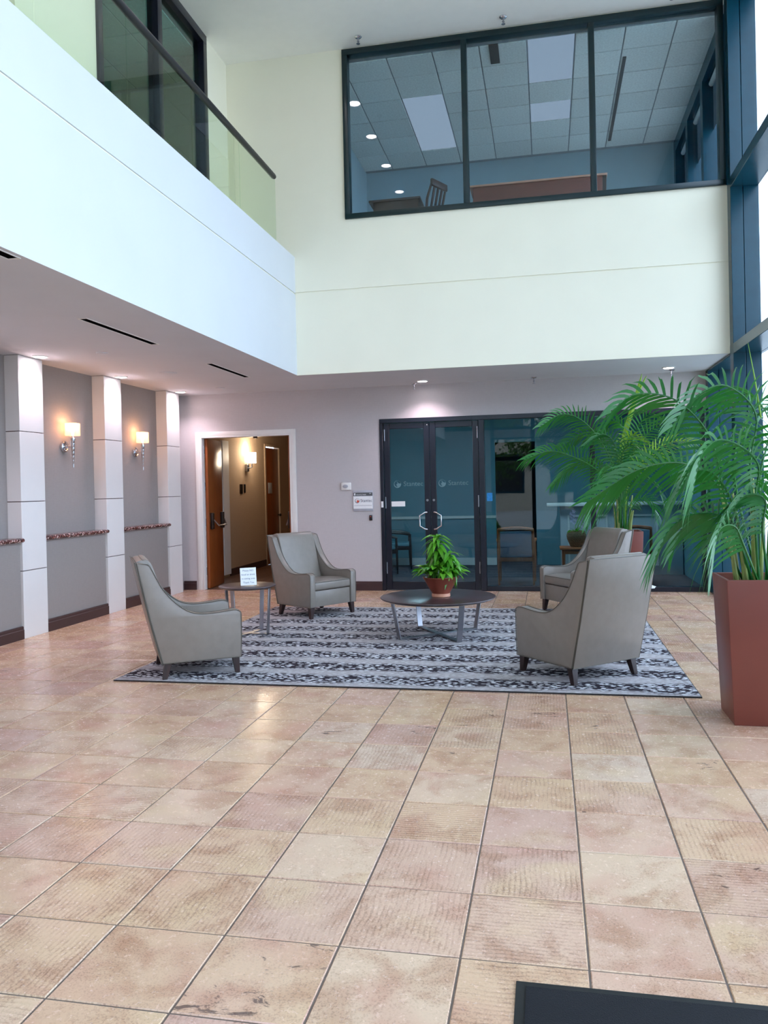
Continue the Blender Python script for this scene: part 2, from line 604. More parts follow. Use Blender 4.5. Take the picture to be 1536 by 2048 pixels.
tile_me = tile_mb().mesh('tile')
tile_me.materials.append(M['tile'])
cells = []
for i in range(-14, 6):
    for j in range(-12, 22):
        x0, y0 = TX0 + i * T, TY0 + j * T
        if x0 < -5.75 or x0 + T > 2.62 or y0 < YF - 0.1 or y0 + T > YB + 0.15:
            continue
        cx, cy = x0 + T / 2, y0 + T / 2
        d = Vector((cx, cy, -CH))
        z = d.dot(FW)
        size = 0
        if z > 0.3:
            px = CX + FPX * d.dot(RT) / z
            py = CY - FPX * d.dot(UP) / z
            if -80 < px < 1616 and 900 < py < 2150:
                size = 1 / (cy * cy + cx * cx)
                if -3.5 < cx < 0.85 and 6.0 < cy < 9.6:
                    size *= 0.05
        cells.append((size, x0, y0))
cells.sort(reverse=True)
rest = MB()
for k, (s_, x0, y0) in enumerate(cells):
    if k < 295 and s_ > 0:
        o = bpy.data.objects.new('tile', tile_me)
        C.objects.link(o)
        o.parent = fl
        o.location = (x0, y0, 0)
    else:
        t_ = tile_mb()
        rest.add([(v[0] + x0, v[1] + y0, v[2]) for v in t_.v], t_.f)
o = part(fl, 'tile_field', rest, M['tile'])
o['kind'] = 'stuff'

# outside ground
struct('floor_outside', MB().box(-40, 40, -50, 60, -0.5, -0.21), M['pavement'], 'pale pavement outside the glazed walls', 'pavement')

# ------------------------------------------------------------------ left wall with recesses, ledges, baseboards
struct('wall_left', MB().box(-5.85, XR, YF, YB + 0.1, 0, ZS), M['taupe'], 'taupe wallcovering recessed between pale pilasters', 'wall')
ORD = ['first', 'second', 'third', 'fourth', 'fifth', 'sixth', 'seventh', 'eighth']
PIL = [(10.75, 11.155), (9.085, 9.49), (7.435, 7.845), (5.785, 6.195), (4.135, 4.545), (2.485, 2.895), (0.835, 1.245), (-0.815, -0.405)]
for n, (a, b) in enumerate(PIL):
    rt = sroot('trim_%d' % (n + 1), ['pale panelled pilaster nearest the back wall', 'pale panelled pilaster between the two torch sconces', 'pale panelled pilaster left of the nearer torch sconce'][n] if n < 3 else 'pale panelled pilaster on the left wall, %s from the back' % ORD[n], 'pilaster', (XP, (a + b) / 2, 0))
    hw = (b - a) / 2
    part(rt, 'core', MB().box(XR - XP, -0.012, -hw + 0.006, hw - 0.006, 0, ZS), M['base'])
    zz = [0.0, 0.722, 1.462, 2.215, ZS]
    for k in range(4):
        part(rt, 'panel', MB().box(XR - XP, 0, -hw, hw, zz[k] + (0.004 if k else 0), zz[k + 1] - 0.004), M['panel'], bevel=0.002, seg=1)
gaps = [(9.49, 10.75), (7.845, 9.085), (6.195, 7.435), (4.545, 5.785), (2.895, 4.135), (1.245, 2.485), (-0.405, 0.835)]
for n, (a, b) in enumerate(gaps):
    where = ['in the bay nearest the back wall', 'in the bay beside the nearer torch sconce', 'in the bay at the left edge of the picture'][n] if n < 3 else 'in the %s bay from the back wall' % ORD[n]
    struct('wall_wainscot_%d' % (n + 1), MB().box(XR, XP - 0.03, a + 0.001, b - 0.001, 0, 1.025), M['taupe'], 'grey taupe wainscot ' + where, 'wall')
    lp = [(XR, 1.026), (XP + 0.012, 1.026), (XP + 0.028, 1.036), (XP + 0.034, 1.05), (XP + 0.028, 1.064), (XP + 0.012, 1.074), (XR, 1.074)]
    struct('trim_ledge_%d' % (n + 1), MB().prism(lp, a + 0.002, b - 0.002, 'y'), M['granite'], 'polished red granite ledge ' + where, 'ledge')
    bp = [(XP - 0.03, 0), (XP + 0.002, 0), (XP + 0.002, 0.098), (XP - 0.006, 0.104), (XP - 0.006, 0.128), (XP - 0.014, 0.136), (XP - 0.03, 0.136)]
    struct('baseboard_left_%d' % (n + 1), MB().prism(bp, a + 0.002, b - 0.002, 'y'), M['base'], 'dark brown stepped baseboard ' + where, 'baseboard')

# ------------------------------------------------------------------ lower back wall
DX0, DX1, DZ = -5.285, -3.805, 2.385      # corridor doorway
GX0, GX1, GZ = -2.43, 2.13, 2.545         # glazed office front
wb = MB()
wb.box(-5.85, DX0, YB, YB + 0.14, 0, ZS)
wb.box(DX0, DX1, YB, YB + 0.14, DZ, ZS)
wb.box(DX1, GX0, YB, YB + 0.14, 0, ZS)
wb.box(GX0, 2.17, YB, YB + 0.14, GZ, ZS)
struct('wall_back', wb, M['wallpaper'], 'greige wallpapered back wall around doorway and glazed office front', 'wall')


def base_back(name, x0, x1, label):
    bp = [(YB, 0), (YB - 0.022, 0), (YB - 0.022, 0.10), (YB - 0.014, 0.106), (YB - 0.014, 0.13), (YB - 0.008, 0.138), (YB, 0.138)]
    struct(name, MB().prism(bp, x0, x1, 'x'), M['base'], label, 'baseboard')


base_back('baseboard_back_1', -5.60, -5.392, 'short dark baseboard between last pilaster and doorway')
base_back('baseboard_back_2', -3.70, GX0 - 0.004, 'dark baseboard between white doorway and glass doors')
# door casing
cs = sroot('trim_doorway', 'white painted casing around the open corridor doorway', 'door casing', ((DX0 + DX1) / 2, YB, 0))
hx = (DX1 - DX0) / 2
for s_ in (-1, 1):
    part(cs, 'casing', MB().box(*sorted((s_ * hx, s_ * (hx + 0.075))), -0.018, 0.0, 0, DZ + 0.065), M['trimwhite'], bevel=0.004)
    part(cs, 'jamb', MB().box(*sorted((s_ * (hx - 0.028), s_ * hx)), -0.016, 0.14, 0, DZ), M['trimwhite'], bevel=0.003)
part(cs, 'head_casing', MB().box(-hx, hx, -0.018, 0, DZ, DZ + 0.065), M['trimwhite'], bevel=0.004)
part(cs, 'head_jamb', MB().box(-hx + 0.028, hx - 0.028, -0.016, 0.14, DZ - 0.028, DZ), M['trimwhite'], bevel=0.003)
part(cs, 'door_stop', MB().box(0.12, 0.18, 0.03, 0.07, DZ - 0.055, DZ - 0.028), M['bronze'], bevel=0.004)

# ------------------------------------------------------------------ corridor behind the doorway
HX = -5.62
hw_ = MB().box(HX - 0.1, HX, YB + 0.14, 15.2, 0, 2.75)
hw_.box(HX - 0.1, HX, 16.0, 19.0, 0, 2.75)
hw_.box(HX - 0.1, HX, 15.2, 16.0, 2.44, 2.75)
hw_.box(HX - 0.1, -3.58, 19.0, 19.1, 0, 2.75)
hw_.box(-3.68, -3.58, YB + 0.14, 19.0, 0, 2.75)
struct('wall_corridor', hw_, M['hallwall'], 'warm beige corridor walls seen through the doorway', 'wall')
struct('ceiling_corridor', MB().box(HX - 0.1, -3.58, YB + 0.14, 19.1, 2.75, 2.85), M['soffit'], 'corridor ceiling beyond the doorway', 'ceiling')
hf = sroot('floor_corridor', 'dark wood plank floor of the corridor', 'floor', (0, 0, 0))
part(hf, 'subfloor', MB().box(HX - 0.1, -3.58, YB + 0.075, 19.1, -0.2, -0.004), M['black'])
nb = 11
pw = (-3.68 - HX) / nb
pl_me = MB().box(0.002, pw - 0.002, 0.0, 1.86, -0.004, 0.0).mesh('plank')
pl_me.materials.append(M['hallfloor'])
for i in range(nb):
    for k in range(4):
        o = bpy.data.objects.new('plank', pl_me)
        C.objects.link(o)
        o.parent = hf
        o.location = (HX + i * pw, YB + 0.08 + k * 1.865, 0.0)
struct('baseboard_corridor', MB().box(HX, HX + 0.016, 13.27, 15.12, 0, 0.13), M['base'], 'dark baseboard along the corridor wall', 'baseboard', 0.004)
struct('trim_corridor', MB().box(HX, HX + 0.05, 12.95, 13.22, 0.05, 2.42), M['trimwhite'], 'pale vertical corner trim behind the open wooden door', 'trim', 0.004)
# far corridor door
cd = sroot('door_2', 'brown closed door in the corridor wall with small sign', 'door', (HX, 15.6, 0))
part(cd, 'leaf', MB().box(-0.05, -0.01, -0.395, 0.395, 0.005, 2.40), M['door'], bevel=0.003)
for s_ in (-1, 1):
    part(cd, 'casing', MB().box(0.0, 0.02, *sorted((s_ * 0.4, s_ * 0.465)), 0, 2.475), M['hallwall'], bevel=0.003)
part(cd, 'head_casing', MB().box(0, 0.02, -0.4, 0.4, 2.42, 2.475), M['hallwall'], bevel=0.003)
part(cd, 'sign_plate', MB().box(-0.01, 0.0, -0.24, -0.02, 1.46, 1.68), M['signgrey'], bevel=0.003)
part(cd, 'knob', MB().lathe([(0.012, 0), (0.012, 0.03), (0.028, 0.04), (0.03, 0.06), (0.02, 0.075)], 14), M['bronze'], smooth=True).matrix_local = Matrix.Translation((-0.01, 0.33, 1.0)) @ Matrix.Rotation(R(90), 4, 'Y')


def door_leaf(name, label, hinge, ang, width, flip):
    d = thing(name, label, 'door', (*hinge, 0.0), ang)
    s_ = flip
    part(d, 'leaf', MB().box(0.004, width, *sorted((0, s_ * 0.045)), 0.012, 2.35), M['door'], bevel=0.003)
    face = s_ * 0.045
    bx = MB().box(0.06, 0.14, *sorted((face, face + s_ * 0.05)), 0.93, 1.19)
    part(d, 'exit_bar_housing', bx, M['bronze'], bevel=0.008)
    part(d, 'exit_bar_housing', MB().box(width - 0.14, width - 0.06, *sorted((face, face + s_ * 0.05)), 0.93, 1.19), M['bronze'], bevel=0.008)
    part(d, 'exit_bar', MB().tube([(0.1, face + s_ * 0.05, 1.08), (0.16, face + s_ * 0.11, 0.985), (width - 0.16, face + s_ * 0.11, 0.985), (width - 0.1, face + s_ * 0.05, 1.08)], 0.012, 8), M['steel'], smooth=True)
    for z in (0.22, 0.98, 1.55, 2.12):
        part(d, 'hinge', MB().tube([(0, -s_ * 0.008, z), (0, -s_ * 0.008, z + 0.12)], 0.010, 8), M['steel'], smooth=True)
    return d


door_leaf('door_leaf', 'orange brown wooden door standing open at left of corridor doorway', (DX0 + 0.035, YB + 0.075), R(96), 0.72, -1)
door_leaf('door_leaf', 'wooden door folded back at right of corridor doorway, exit bar just showing', (DX1 - 0.035, YB + 0.075), R(87), 0.72, 1)

# ------------------------------------------------------------------ soffit, balcony slab and fascias
so = MB()
so.box(-5.85, XF - 0.012, YF, YU, ZS, ZS + 0.06)
so.box(-5.85, 2.17, YU + 0.012, YB + 0.14, ZS, ZS + 0.06)
so.box(-5.85, XF - 0.012, YU, YU + 0.012, ZS, ZS + 0.06)
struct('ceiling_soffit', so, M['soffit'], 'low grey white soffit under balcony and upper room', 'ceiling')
core = MB()
core.box(-5.85, XF - 0.012, YF, YB + 0.14, ZS + 0.06, 4.47)
core.box(XF - 0.012, 2.17, YU + 0.012, YB + 0.14, ZS + 0.06, 4.47)
struct('floor_upper', core, M['cream'], 'upper storey floor slab behind the pale fascias', 'floor')
lf = sroot('wall_fascia_left', 'pale blue white balcony fascia with one horizontal reveal', 'wall', (XF, 0, 0))
part(lf, 'lower_band', MB().box(-0.012, 0, YF, YU, ZS, 4.09), M['white'])
part(lf, 'upper_band', MB().box(-0.012, 0, YF, YU, 4.108, 4.585), M['white'])
part(lf, 'curb', MB().box(-0.16, -0.012, YF, YU, 4.47, 4.585), M['white'])
ub = sroot('wall_back_upper', 'cream upper back wall with long interior window and horizontal reveal', 'wall', (0, YU, 0))
WX0, WX1, WZ0, WZ1 = -2.50, 2.14, 5.015, 7.20
part(ub, 'lower_band', MB().box(XF, XC, 0, 0.012, ZS, 4.103), M['cream'])
part(ub, 'upper_band', MB().box(XF, XC, 0, 0.012, 4.120, WZ0), M['cream'])
m_ = MB()
m_.box(XF, WX0, 0, 0.012, WZ0, ZT)
m_.box(XL, XF, 0, 0.012, 4.47, ZT)
m_.box(XL - 0.1, WX0, 0.012, 0.14, 4.47, ZT)
m_.box(WX0, XC + 0.02, 0.012, 0.14, 4.47, WZ0)
m_.box(WX0, XC + 0.02, 0, 0.14, WZ1, ZT)
part(ub, 'window_surround', m_, M['cream'])
struct('ceiling', MB().box(XL - 0.1, XG + 0.1, YF - 0.1, YU + 0.14, ZT, ZT + 0.15), M['ceilwhite'], 'high white atrium ceiling with downlights and sprinkler heads', 'ceiling')

# ------------------------------------------------------------------ long interior window of the upper room
uw = sroot('window_1', 'long three pane interior window with dark green frame in upper wall', 'window', ((WX0 + WX1) / 2, YU, 0))
ox = (WX0 + WX1) / 2
def uwbox(a, b, c, d, nm):
    part(uw, nm, MB().box(a - ox, b - ox, -0.03, 0.10, c, d), M['wframe'], bevel=0.004)
uwbox(WX0, WX1, WZ0, WZ0 + 0.065, 'sill_frame')
uwbox(WX0, WX1, WZ1 - 0.075, WZ1, 'head_frame')
XS = [WX0, -0.925, 0.63, WX1]
uwbox(WX0, WX0 + 0.07, WZ0 + 0.065, WZ1 - 0.075, 'jamb_frame')
uwbox(WX1 - 0.07, WX1, WZ0 + 0.065, WZ1 - 0.075, 'jamb_frame')
for xm in XS[1:3]:
    uwbox(xm - 0.035, xm + 0.035, WZ0 + 0.065, WZ1 - 0.075, 'mullion')
ed = [WX0 + 0.07, XS[1] - 0.035, XS[1] + 0.035, XS[2] - 0.035, XS[2] + 0.035, WX1 - 0.07]
for k in range(3):
    part(uw, 'pane', MB().box(ed[2 * k] - ox, ed[2 * k + 1] - ox, 0.03, 0.038, WZ0 + 0.065, WZ1 - 0.075), M['upglass'])

# ------------------------------------------------------------------ upper room
UY1 = 13.68
ur = MB()
ur.box(-3.14, -3.04, YU + 0.14, UY1, 4.5, 7.3)
ur.box(-3.14, XG, UY1, UY1 + 0.1, 4.5, 7.3)
struct('wall_upper_room', ur, M['slate'], 'blue grey walls of the upper meeting room', 'wall')
struct('floor_upper_room', MB().box(-3.14, XG, YU + 0.14, UY1 + 0.1, 4.47, 4.5), M['palecarpet'], 'carpet floor of the upper meeting room', 'floor')
uc = sroot('ceiling_upper_room', 'suspended ceiling of grey textured panels in upper room', 'ceiling', (0, 0, 0))
part(uc, 'grid', MB().box(-3.14, XG, YU + 0.14, UY1 + 0.1, 7.115, 7.3), M['ceilgrid'])
P6 = 0.6
cp = MB().box(0.008, P6 - 0.008, 0.008, P6 - 0.008, -0.0, 0.016).mesh('ceiling_panel', 0.004, 1)
cp.materials.append(M['ceilpanel'])
tp = MB().box(0.012, P6 - 0.012, 0.012, P6 - 0.012, 0.004, 0.016).mesh('light_panel')
tp.materials.append(M['troffer'])
lights_at = {(3, 2), (3, 3), (3, 4), (6, 0), (6, 1), (6, 3), (7, 9)}
for i in range(-1, 9):
    for j in range(0, 7):
        x0, y0 = -3.145 + i * P6 , YU + 0.04 + j * P6
        if x0 < -3.2 or x0 + P6 > XG or y0 + P6 > UY1 + 0.3:
            continue
        lit = (i, j) in {(2, 2), (2, 3), (2, 4), (5, 0), (5, 1), (5, 3)}
        o = bpy.data.objects.new('light_panel' if lit else 'ceiling_panel', tp if lit else cp)
        C.objects.link(o)
        o.parent = uc
        o.location = (x0, y0, 7.1)
        if y0 < YU + 0.14:
            o.scale = (1, (P6 - 0.1) / P6, 1)
            o.location.y = YU + 0.145
        if y0 + P6 > UY1:
            o.scale = (1, (UY1 - y0) / P6, 1)
part(uc, 'air_slot', MB().box(1.08, 1.125, 10.75, 13.3, 7.085, 7.1), M['black'])
part(uc, 'air_slot', MB().box(-0.62, -0.5, 10.05, 10.5, 7.085, 7.1), M['bronze'])
# right side of the upper room: curtain wall with blinds
uwr = sroot('window_2', 'dark framed outer windows of the upper room with half lowered blinds', 'window', (XC, 11.8, 0))
ys_ = [YU + 0.14, 11.35, 12.5, UY1]
part(uwr, 'head_frame', MB().box(0, 0.3, ys_[0] - 11.8, UY1 - 11.8, 6.9, 7.11), M['gframe'])
part(uwr, 'sill_frame', MB().box(0, 0.3, ys_[0] - 11.8, UY1 - 11.8, 4.5, 4.7), M['gframe'])
for k, y in enumerate(ys_):
    a = min(max(y - 0.08, ys_[0]), UY1 - 0.16)
    part(uwr, 'mullion', MB().box(0, 0.3, a - 11.8, a + 0.16 - 11.8, 4.7, 6.9), M['gframe'])
for k in range(3):
    a, b = ys_[k] + 0.08, ys_[k + 1] - 0.08
    part(uwr, 'pane', MB().box(0.28, 0.288, a - 11.8, b - 11.8, 4.7, 6.9), M['clear'])
    bl = part(uwr, 'blind', MB().box(0.14, 0.144, a - 11.8, b - 11.8, 6.25, 6.86), M['blind'])
    part(bl, 'blind_roll', MB().tube([(0.12, a - 11.8, 6.86), (0.12, b - 11.8, 6.86)], 0.035, 12), M['trimwhite'], smooth=True)
# cabinet, desk and chair behind the window
cb = thing('wooden_credenza', 'reddish brown wooden cabinet back standing behind the upper window', 'cabinet', (-0.03, 10.62, 4.5))
part(cb, 'body', MB().box(-0.86, 0.80, -0.17, 0.2, 0.0, 0.965), M['mahogany'], bevel=0.004)
part(cb, 'top', MB().box(-0.90, 0.86, -0.19, 0.22, 0.965, 0.99), M['copper'], bevel=0.003)
part(cb, 'end_panel', MB().hexa([(0.80, -0.17, 0.0), (0.82, -0.17, 0.0), (0.82, 0.2, 0.0), (0.80, 0.2, 0.0), (0.80, -0.17, 0.965), (0.85, -0.17, 0.965), (0.85, 0.2, 0.965), (0.80, 0.2, 0.965)]), M['darkwood'])
dk = thing('dark_desk', 'dark brown low desk panel behind left end of upper window', 'desk', (-1.98, 10.66, 4.5))
part(dk, 'modesty_panel', MB().box(-0.30, 0.33, -0.02, 0.02, 0.0, 0.96), M['darkwood'], bevel=0.004)
part(dk, 'desk_top', MB().box(-0.36, 0.36, -0.04, 0.45, 0.96, 0.99), M['darkwood'], bevel=0.004)
part(dk, 'leg', MB().box(-0.3, -0.24, 0.36, 0.42, 0, 0.96), M['darkwood'])
part(dk, 'leg', MB().box(0.24, 0.3, 0.36, 0.42, 0, 0.96), M['darkwood'])
uch = thing('slat_back_chair', 'dark slat back wooden chair at left end of upper window', 'chair', (-1.56, 10.33, 4.5), R(62))
part(uch, 'seat', MB().box(-0.22, 0.22, -0.21, 0.21, 0.43, 0.47), M['darkwood'], bevel=0.01)
for sx in (-1, 1):
    part(uch, 'leg', MB().tube([(sx * 0.18, 0.17, 0), (sx * 0.19, 0.18, 0.43)], [0.016, 0.02], 6), M['darkwood'])
    part(uch, 'back_post', MB().tube([(sx * 0.18, -0.21, 0), (sx * 0.18, -0.19, 0.45), (sx * 0.17, -0.22, 0.75), (sx * 0.15, -0.30, 0.98)], [0.016, 0.02, 0.019, 0.016], 6), M['darkwood'])
part(uch, 'top_rail', MB().box(-0.17, 0.17, -0.31, -0.27, 0.90, 0.99), M['darkwood'], bevel=0.012)
part(uch, 'lower_rail', MB().box(-0.17, 0.17, -0.22, -0.19, 0.60, 0.64), M['darkwood'], bevel=0.005)
for sx in (-0.08, 0, 0.08):
    part(uch, 'slat', MB().bar((sx, -0.205, 0.62), (sx, -0.28, 0.92), (0.018, 0, 0), (0, 0.006, 0)), M['darkwood'])

# ------------------------------------------------------------------ upper left wall behind the balcony
wl = MB()
wl.box(XL - 0.1, XL, 5.62, 6.79, 4.47, ZT)
wl.box(XL - 0.1, XL, 9.26, YU + 0.14, 4.47, ZT)
struct('wall_left_upper', wl, M['cream'], 'cream upper wall behind the balcony railing', 'wall')
struct('wall_left_recess', MB().box(-4.75, -4.65, YF, 5.62, 4.47, ZT).box(-4.65, XL - 0.1, 5.52, 5.62, 4.47, ZT), M['beige'], 'beige recessed wall behind the near end of the balcony', 'wall')
struct('ceiling_recess', MB().box(-4.75, XL - 0.1, YF, 5.62, ZT, ZT + 0.1), M['white'], 'ceiling over the balcony recess', 'ceiling')
bw = sroot('window_3', 'dark framed interior window behind the balcony', 'window', (XL, 8.03, 0))
for (a, b, c, d, nm) in [(-1.24, 1.23, 4.47, 4.56, 'sill_frame'), (-1.24, 1.23, 7.11, ZT, 'head_frame'), (-1.24, -1.16, 4.56, 7.11, 'jamb_frame'), (1.13, 1.23, 4.56, 7.11, 'jamb_frame'), (-0.05, 0.05, 4.56, 7.11, 'mullion')]:
    part(bw, nm, MB().box(-0.10, 0.03, a, b, c, d), M['frame'], bevel=0.004)
for a, b in ((-1.16, -0.05), (0.05, 1.13)):
    part(bw, 'pane', MB().box(-0.05, -0.042, a, b, 4.56, 7.11), M['balcony'])
br = MB()
br.box(-8.2, -8.1, 5.62, 10.2, 4.47, 7.1)
br.box(-8.1, XL - 0.1, 5.62, 5.72, 4.47, 7.1)
br.box(-8.1, XL - 0.1, 10.1, 10.2, 4.47, 7.1)
struct('wall_left_room', br, M['beige'], 'beige walls of the room behind the balcony window', 'wall')
struct('floor_left_room', MB().box(-8.2, -5.85, 5.62, 10.2, 4.3, 4.47), M['carpet'], 'floor of the room behind the balcony window', 'floor')
blc = sroot('ceiling_left_room', 'grey panelled ceiling of the room behind the balcony window', 'ceiling', (0, 0, 0))
part(blc, 'grid', MB().box(-8.2, XL - 0.1, 5.62, 10.2, 7.115, 7.2), M['ceilgrid'])
for i in range(6):
    for j in range(7):
        o = bpy.data.objects.new('ceiling_panel', cp)
        C.objects.link(o)
        o.parent = blc
        o.location = (-7.85 + i * P6, 5.8 + j * P6, 7.1)

# ------------------------------------------------------------------ balcony railing
rl = thing('glass_railing', 'frameless glass balcony railing with round black handrail', 'railing', (XF - 0.06, 7.0, 4.585))
ye = [9.385, 8.215, 7.022, 5.832, 4.652, 3.462, 2.272, 1.082, -0.108, -1.298, YF]
for k in range(len(ye) - 1):
    part(rl, 'pane', MB().box(-0.006, 0.006, ye[k + 1] + 0.008 - 7, ye[k] - 0.008 - 7, 0.0, 0.835), M['rail_glass'])
part(rl, 'handrail', MB().tube([(0, YF - 7, 0.84), (0, 9.33 - 7, 0.84), (0, 9.36 - 7, 0.84), (0, 9.372 - 7, 0.84)], [0.034, 0.034, 0.028, 0.012], 16), M['black'], smooth=True)

# ------------------------------------------------------------------ glazed curtain wall at right
cw = sroot('wall_right', 'tall glazed curtain wall with deep dark blue green mullions', 'curtain wall', (XC, 0, 0))
MY = [11.33, 9.84, 8.01, 6.18, 4.35, 2.52, 0.69, -1.14]
for k, y in enumerate(MY):
    ztop = ZS if k == 0 else ZT
    yy = y - 0.1 if k == 0 else y
    part(cw, 'mullion', MB().box(0.0, 0.135, y - 0.075, y + 0.085, 0, ztop), M['gframe'], bevel=0.004, seg=1)
    part(cw, 'mullion_fin', MB().box(0.141, 0.31, y - 0.068, y + 0.078, 0, ztop), M['gframe'], bevel=0.004, seg=1)
part(cw, 'mullion_cover', MB().box(0.31, 0.36, YF, YB + 0.14, ZS - 0.02, ZS + 0.1), M['gframe'])
levels = [(0.0, 0.10), (ZS - 0.03, ZS + 0.09), (4.93, 5.05), (ZT - 0.10, ZT)]
seg = [(MY[k + 1] + 0.085, MY[k] - 0.075) for k in range(len(MY) - 1)] + [(YF, MY[-1] - 0.075)]
for k, (a, b) in enumerate(seg):
    for z0, z1 in (levels[:2] if k == 0 else levels):
        part(cw, 'transom', MB().box(0.0, 0.31, a, b, z0, z1), M['gframe'], bevel=0.004, seg=1)
    zz = [levels[0][1], levels[1][0]] if k == 0 else [levels[0][1], levels[1][0], levels[1][1], levels[2][0], levels[2][1], levels[3][0]]
    for q in range(0, len(zz), 2):
        part(cw, 'pane', MB().box(0.290, 0.300, a, b, zz[q], zz[q + 1]), M['clear'])
# corner return between curtain wall and the back walls
struct('wall_corner', MB().box(2.17, XG, YU + 0.14, YB + 0.14, ZS + 0.09, 4.47).box(2.17, XG + 0.05, YB, YB + 0.14, 0, ZS + 0.09), M['frame'], 'dark panel closing the corner beside the curtain wall', 'wall')

# ------------------------------------------------------------------ front glazing behind the camera
fw = sroot('wall_front', 'entrance wall behind the viewer, glazed at right and above', 'wall', (0, YF, 0))
part(fw, 'solid_wall', MB().box(-5.85, -1.75, -0.2, 0, 0, ZS).box(XF, XC + 0.35, -0.2, 0, ZS, ZS + 0.25), M['wallpaper'])
fx = [-3.14, -1.69, -0.42, 0.85, XC + 0.1]
for k, x in enumerate(fx):
    part(fw, 'mullion', MB().box(x - 0.06, x + 0.06, -0.2, 0, ZS + 0.25 if k == 0 else 0, ZT), M['gframe'])
for k in range(len(fx) - 1):
    a, b = fx[k] + 0.06, fx[k + 1] - 0.06
    lv = ([] if k == 0 else [(0, 0.1), (2.3, 2.42), (ZS - 0.05, ZS)]) + [(ZS + 0.25, ZS + 0.33), (4.93, 5.05), (ZT - 0.1, ZT)]
    for z0, z1 in lv:
        part(fw, 'transom', MB().box(a, b, -0.2, 0, z0, z1), M['gframe'])
    for q in range(len(lv) - 1):
        if lv[q + 1][0] - lv[q][1] > 0.5:
            part(fw, 'pane', MB().box(a, b, -0.16, -0.15, lv[q][1], lv[q + 1][0]), M['clear'])


def garden_tree(x, y, h, cr, seed, label):
    rn = random.Random(seed)
    t = thing('garden_tree', label, 'tree', (x, y, -0.21), 0, 'trees outside the entrance')
    part(t, 'trunk', MB().tube([(0, 0, 0), (0.08, 0.05, h * 0.35), (-0.05, 0.1, h * 0.6), (0, 0, h * 0.8)], [0.2, 0.15, 0.12, 0.05], 8), M['bark'], smooth=True)
    m = MB()
    for q in range(16):
        c_ = Vector((rn.uniform(-cr, cr), rn.uniform(-cr, cr), h * rn.uniform(0.4, 1.0)))
        part(t, 'branch', MB().tube([(0, 0, c_.z * 0.6), c_ * 0.5 + Vector((0, 0, c_.z * 0.35)), c_], [0.06, 0.04, 0.012], 5), M['bark']) if q < 7 else None
        for k in range(130):
            d = Vector((rn.gauss(0, 1), rn.gauss(0, 1), rn.gauss(0, 0.7))) * cr * 0.26
            u = Vector((rn.uniform(-1, 1), rn.uniform(-1, 1), rn.uniform(-1, 1))).normalized() * 0.13
            v_ = u.orthogonal() * 0.5
            p = c_ + d
            m.add([p - u, p - v_, p + u, p + v_], [(0, 1, 2, 3)])
    o = part(t, 'foliage', m, M['hedge'])
    o['kind'] = 'stuff'


nbld = thing('sky_blocking_building', 'beige two storey office block added to block sky, seen only reflected', 'building', (0, -30, -0.21))  # added outside to block the sky reflected in the office glass
part(nbld, 'wall', MB().box(-26, 26, -6, 0, 0, 9.5), M['beige'])
part(nbld, 'parapet', MB().box(-26.2, 26.2, -6.2, 0.2, 9.5, 10.2), M['white'])
for i in range(12):
    for z in (1.2, 5.6):
        w_ = part(nbld, 'window', MB().box(-24.4 + i * 4.1, -22.0 + i * 4.1, 0, 0.06, z, z + 2.6), M['gframe'])
        part(w_, 'glazing', MB().box(-24.25 + i * 4.1, -22.15 + i * 4.1, 0.06, 0.08, z + 0.15, z + 2.45), M['black'])
garden_tree(-3.4, -8.6, 5.0, 1.6, 1, 'leafy garden tree outside the entrance, leftmost in the glass reflection')
garden_tree(0.6, -16.0, 6.5, 2.0, 2, 'leafy garden tree outside the entrance, middle in the glass reflection')
garden_tree(4.4, -8.8, 5.0, 1.6, 3, 'leafy garden tree outside the entrance, rightmost in the glass reflection')
garden_tree(-9.0, -18.0, 7.0, 2.4, 4, 'larger garden tree far outside the entrance')

# ------------------------------------------------------------------ glazed office front
FB = YB
gf = sroot('window_4', 'dark framed glazed office front beside the double glass doors', 'window', (0, FB, 0))
def gbox(nm, x0, x1, z0, z1, y0=-0.015, y1=0.10):
    part(gf, nm, MB().box(x0, x1, y0, y1, z0, z1), M['frame'], bevel=0.004, seg=1)
gbox('head_frame', GX0, GX1, 2.482, GZ)
gbox('jamb_frame', GX0, GX0 + 0.052, 0, 2.482)
gbox('mullion', -0.965, -0.885, 0, 2.482)
gbox('mullion', 0.595, 0.665, 0.07, 2.482)
gbox('jamb_frame', GX1 - 0.05, GX1, 0, 2.482)
gbox('sill_frame', -0.885, GX1 - 0.05, 0, 0.07)
part(gf, 'pane', MB().box(-0.885, 0.595, 0.04, 0.05, 0.07, 2.482), M['tinted'])
part(gf, 'pane', MB().box(0.665, GX1 - 0.05, 0.04, 0.05, 0.07, 2.482), M['tinted'])
part(gf, 'sticker', MB().box(-0.865, -0.785, 0.030, 0.036, 1.30, 1.42), M['blue'], label='small blue sticker')
part(gf, 'strike_label', MB().box(GX0 + 0.008, GX0 + 0.04, -0.019, -0.015, 1.235, 1.325), M['paper'])


def text_mesh(parent, name, s, size, mtx, mat, align='CENTER', ext=0.0006, sx=1.0):
    cu = bpy.data.curves.new('txt', 'FONT')
    cu.body = s
    cu.size = size
    cu.align_x = align
    cu.align_y = 'CENTER'
    cu.extrude = ext
    cu.resolution_u = 3
    ob = bpy.data.objects.new('txt', cu)
    C.objects.link(ob)
    dg = bpy.context.evaluated_depsgraph_get()
    me = bpy.data.meshes.new_from_object(ob.evaluated_get(dg))
    bpy.data.objects.remove(ob)
    bpy.data.curves.remove(cu)
    me.name = name
    o = link(name, me, mat, parent)
    o.matrix_local = mtx @ Matrix.Diagonal((sx, 1, 1, 1))
    return o


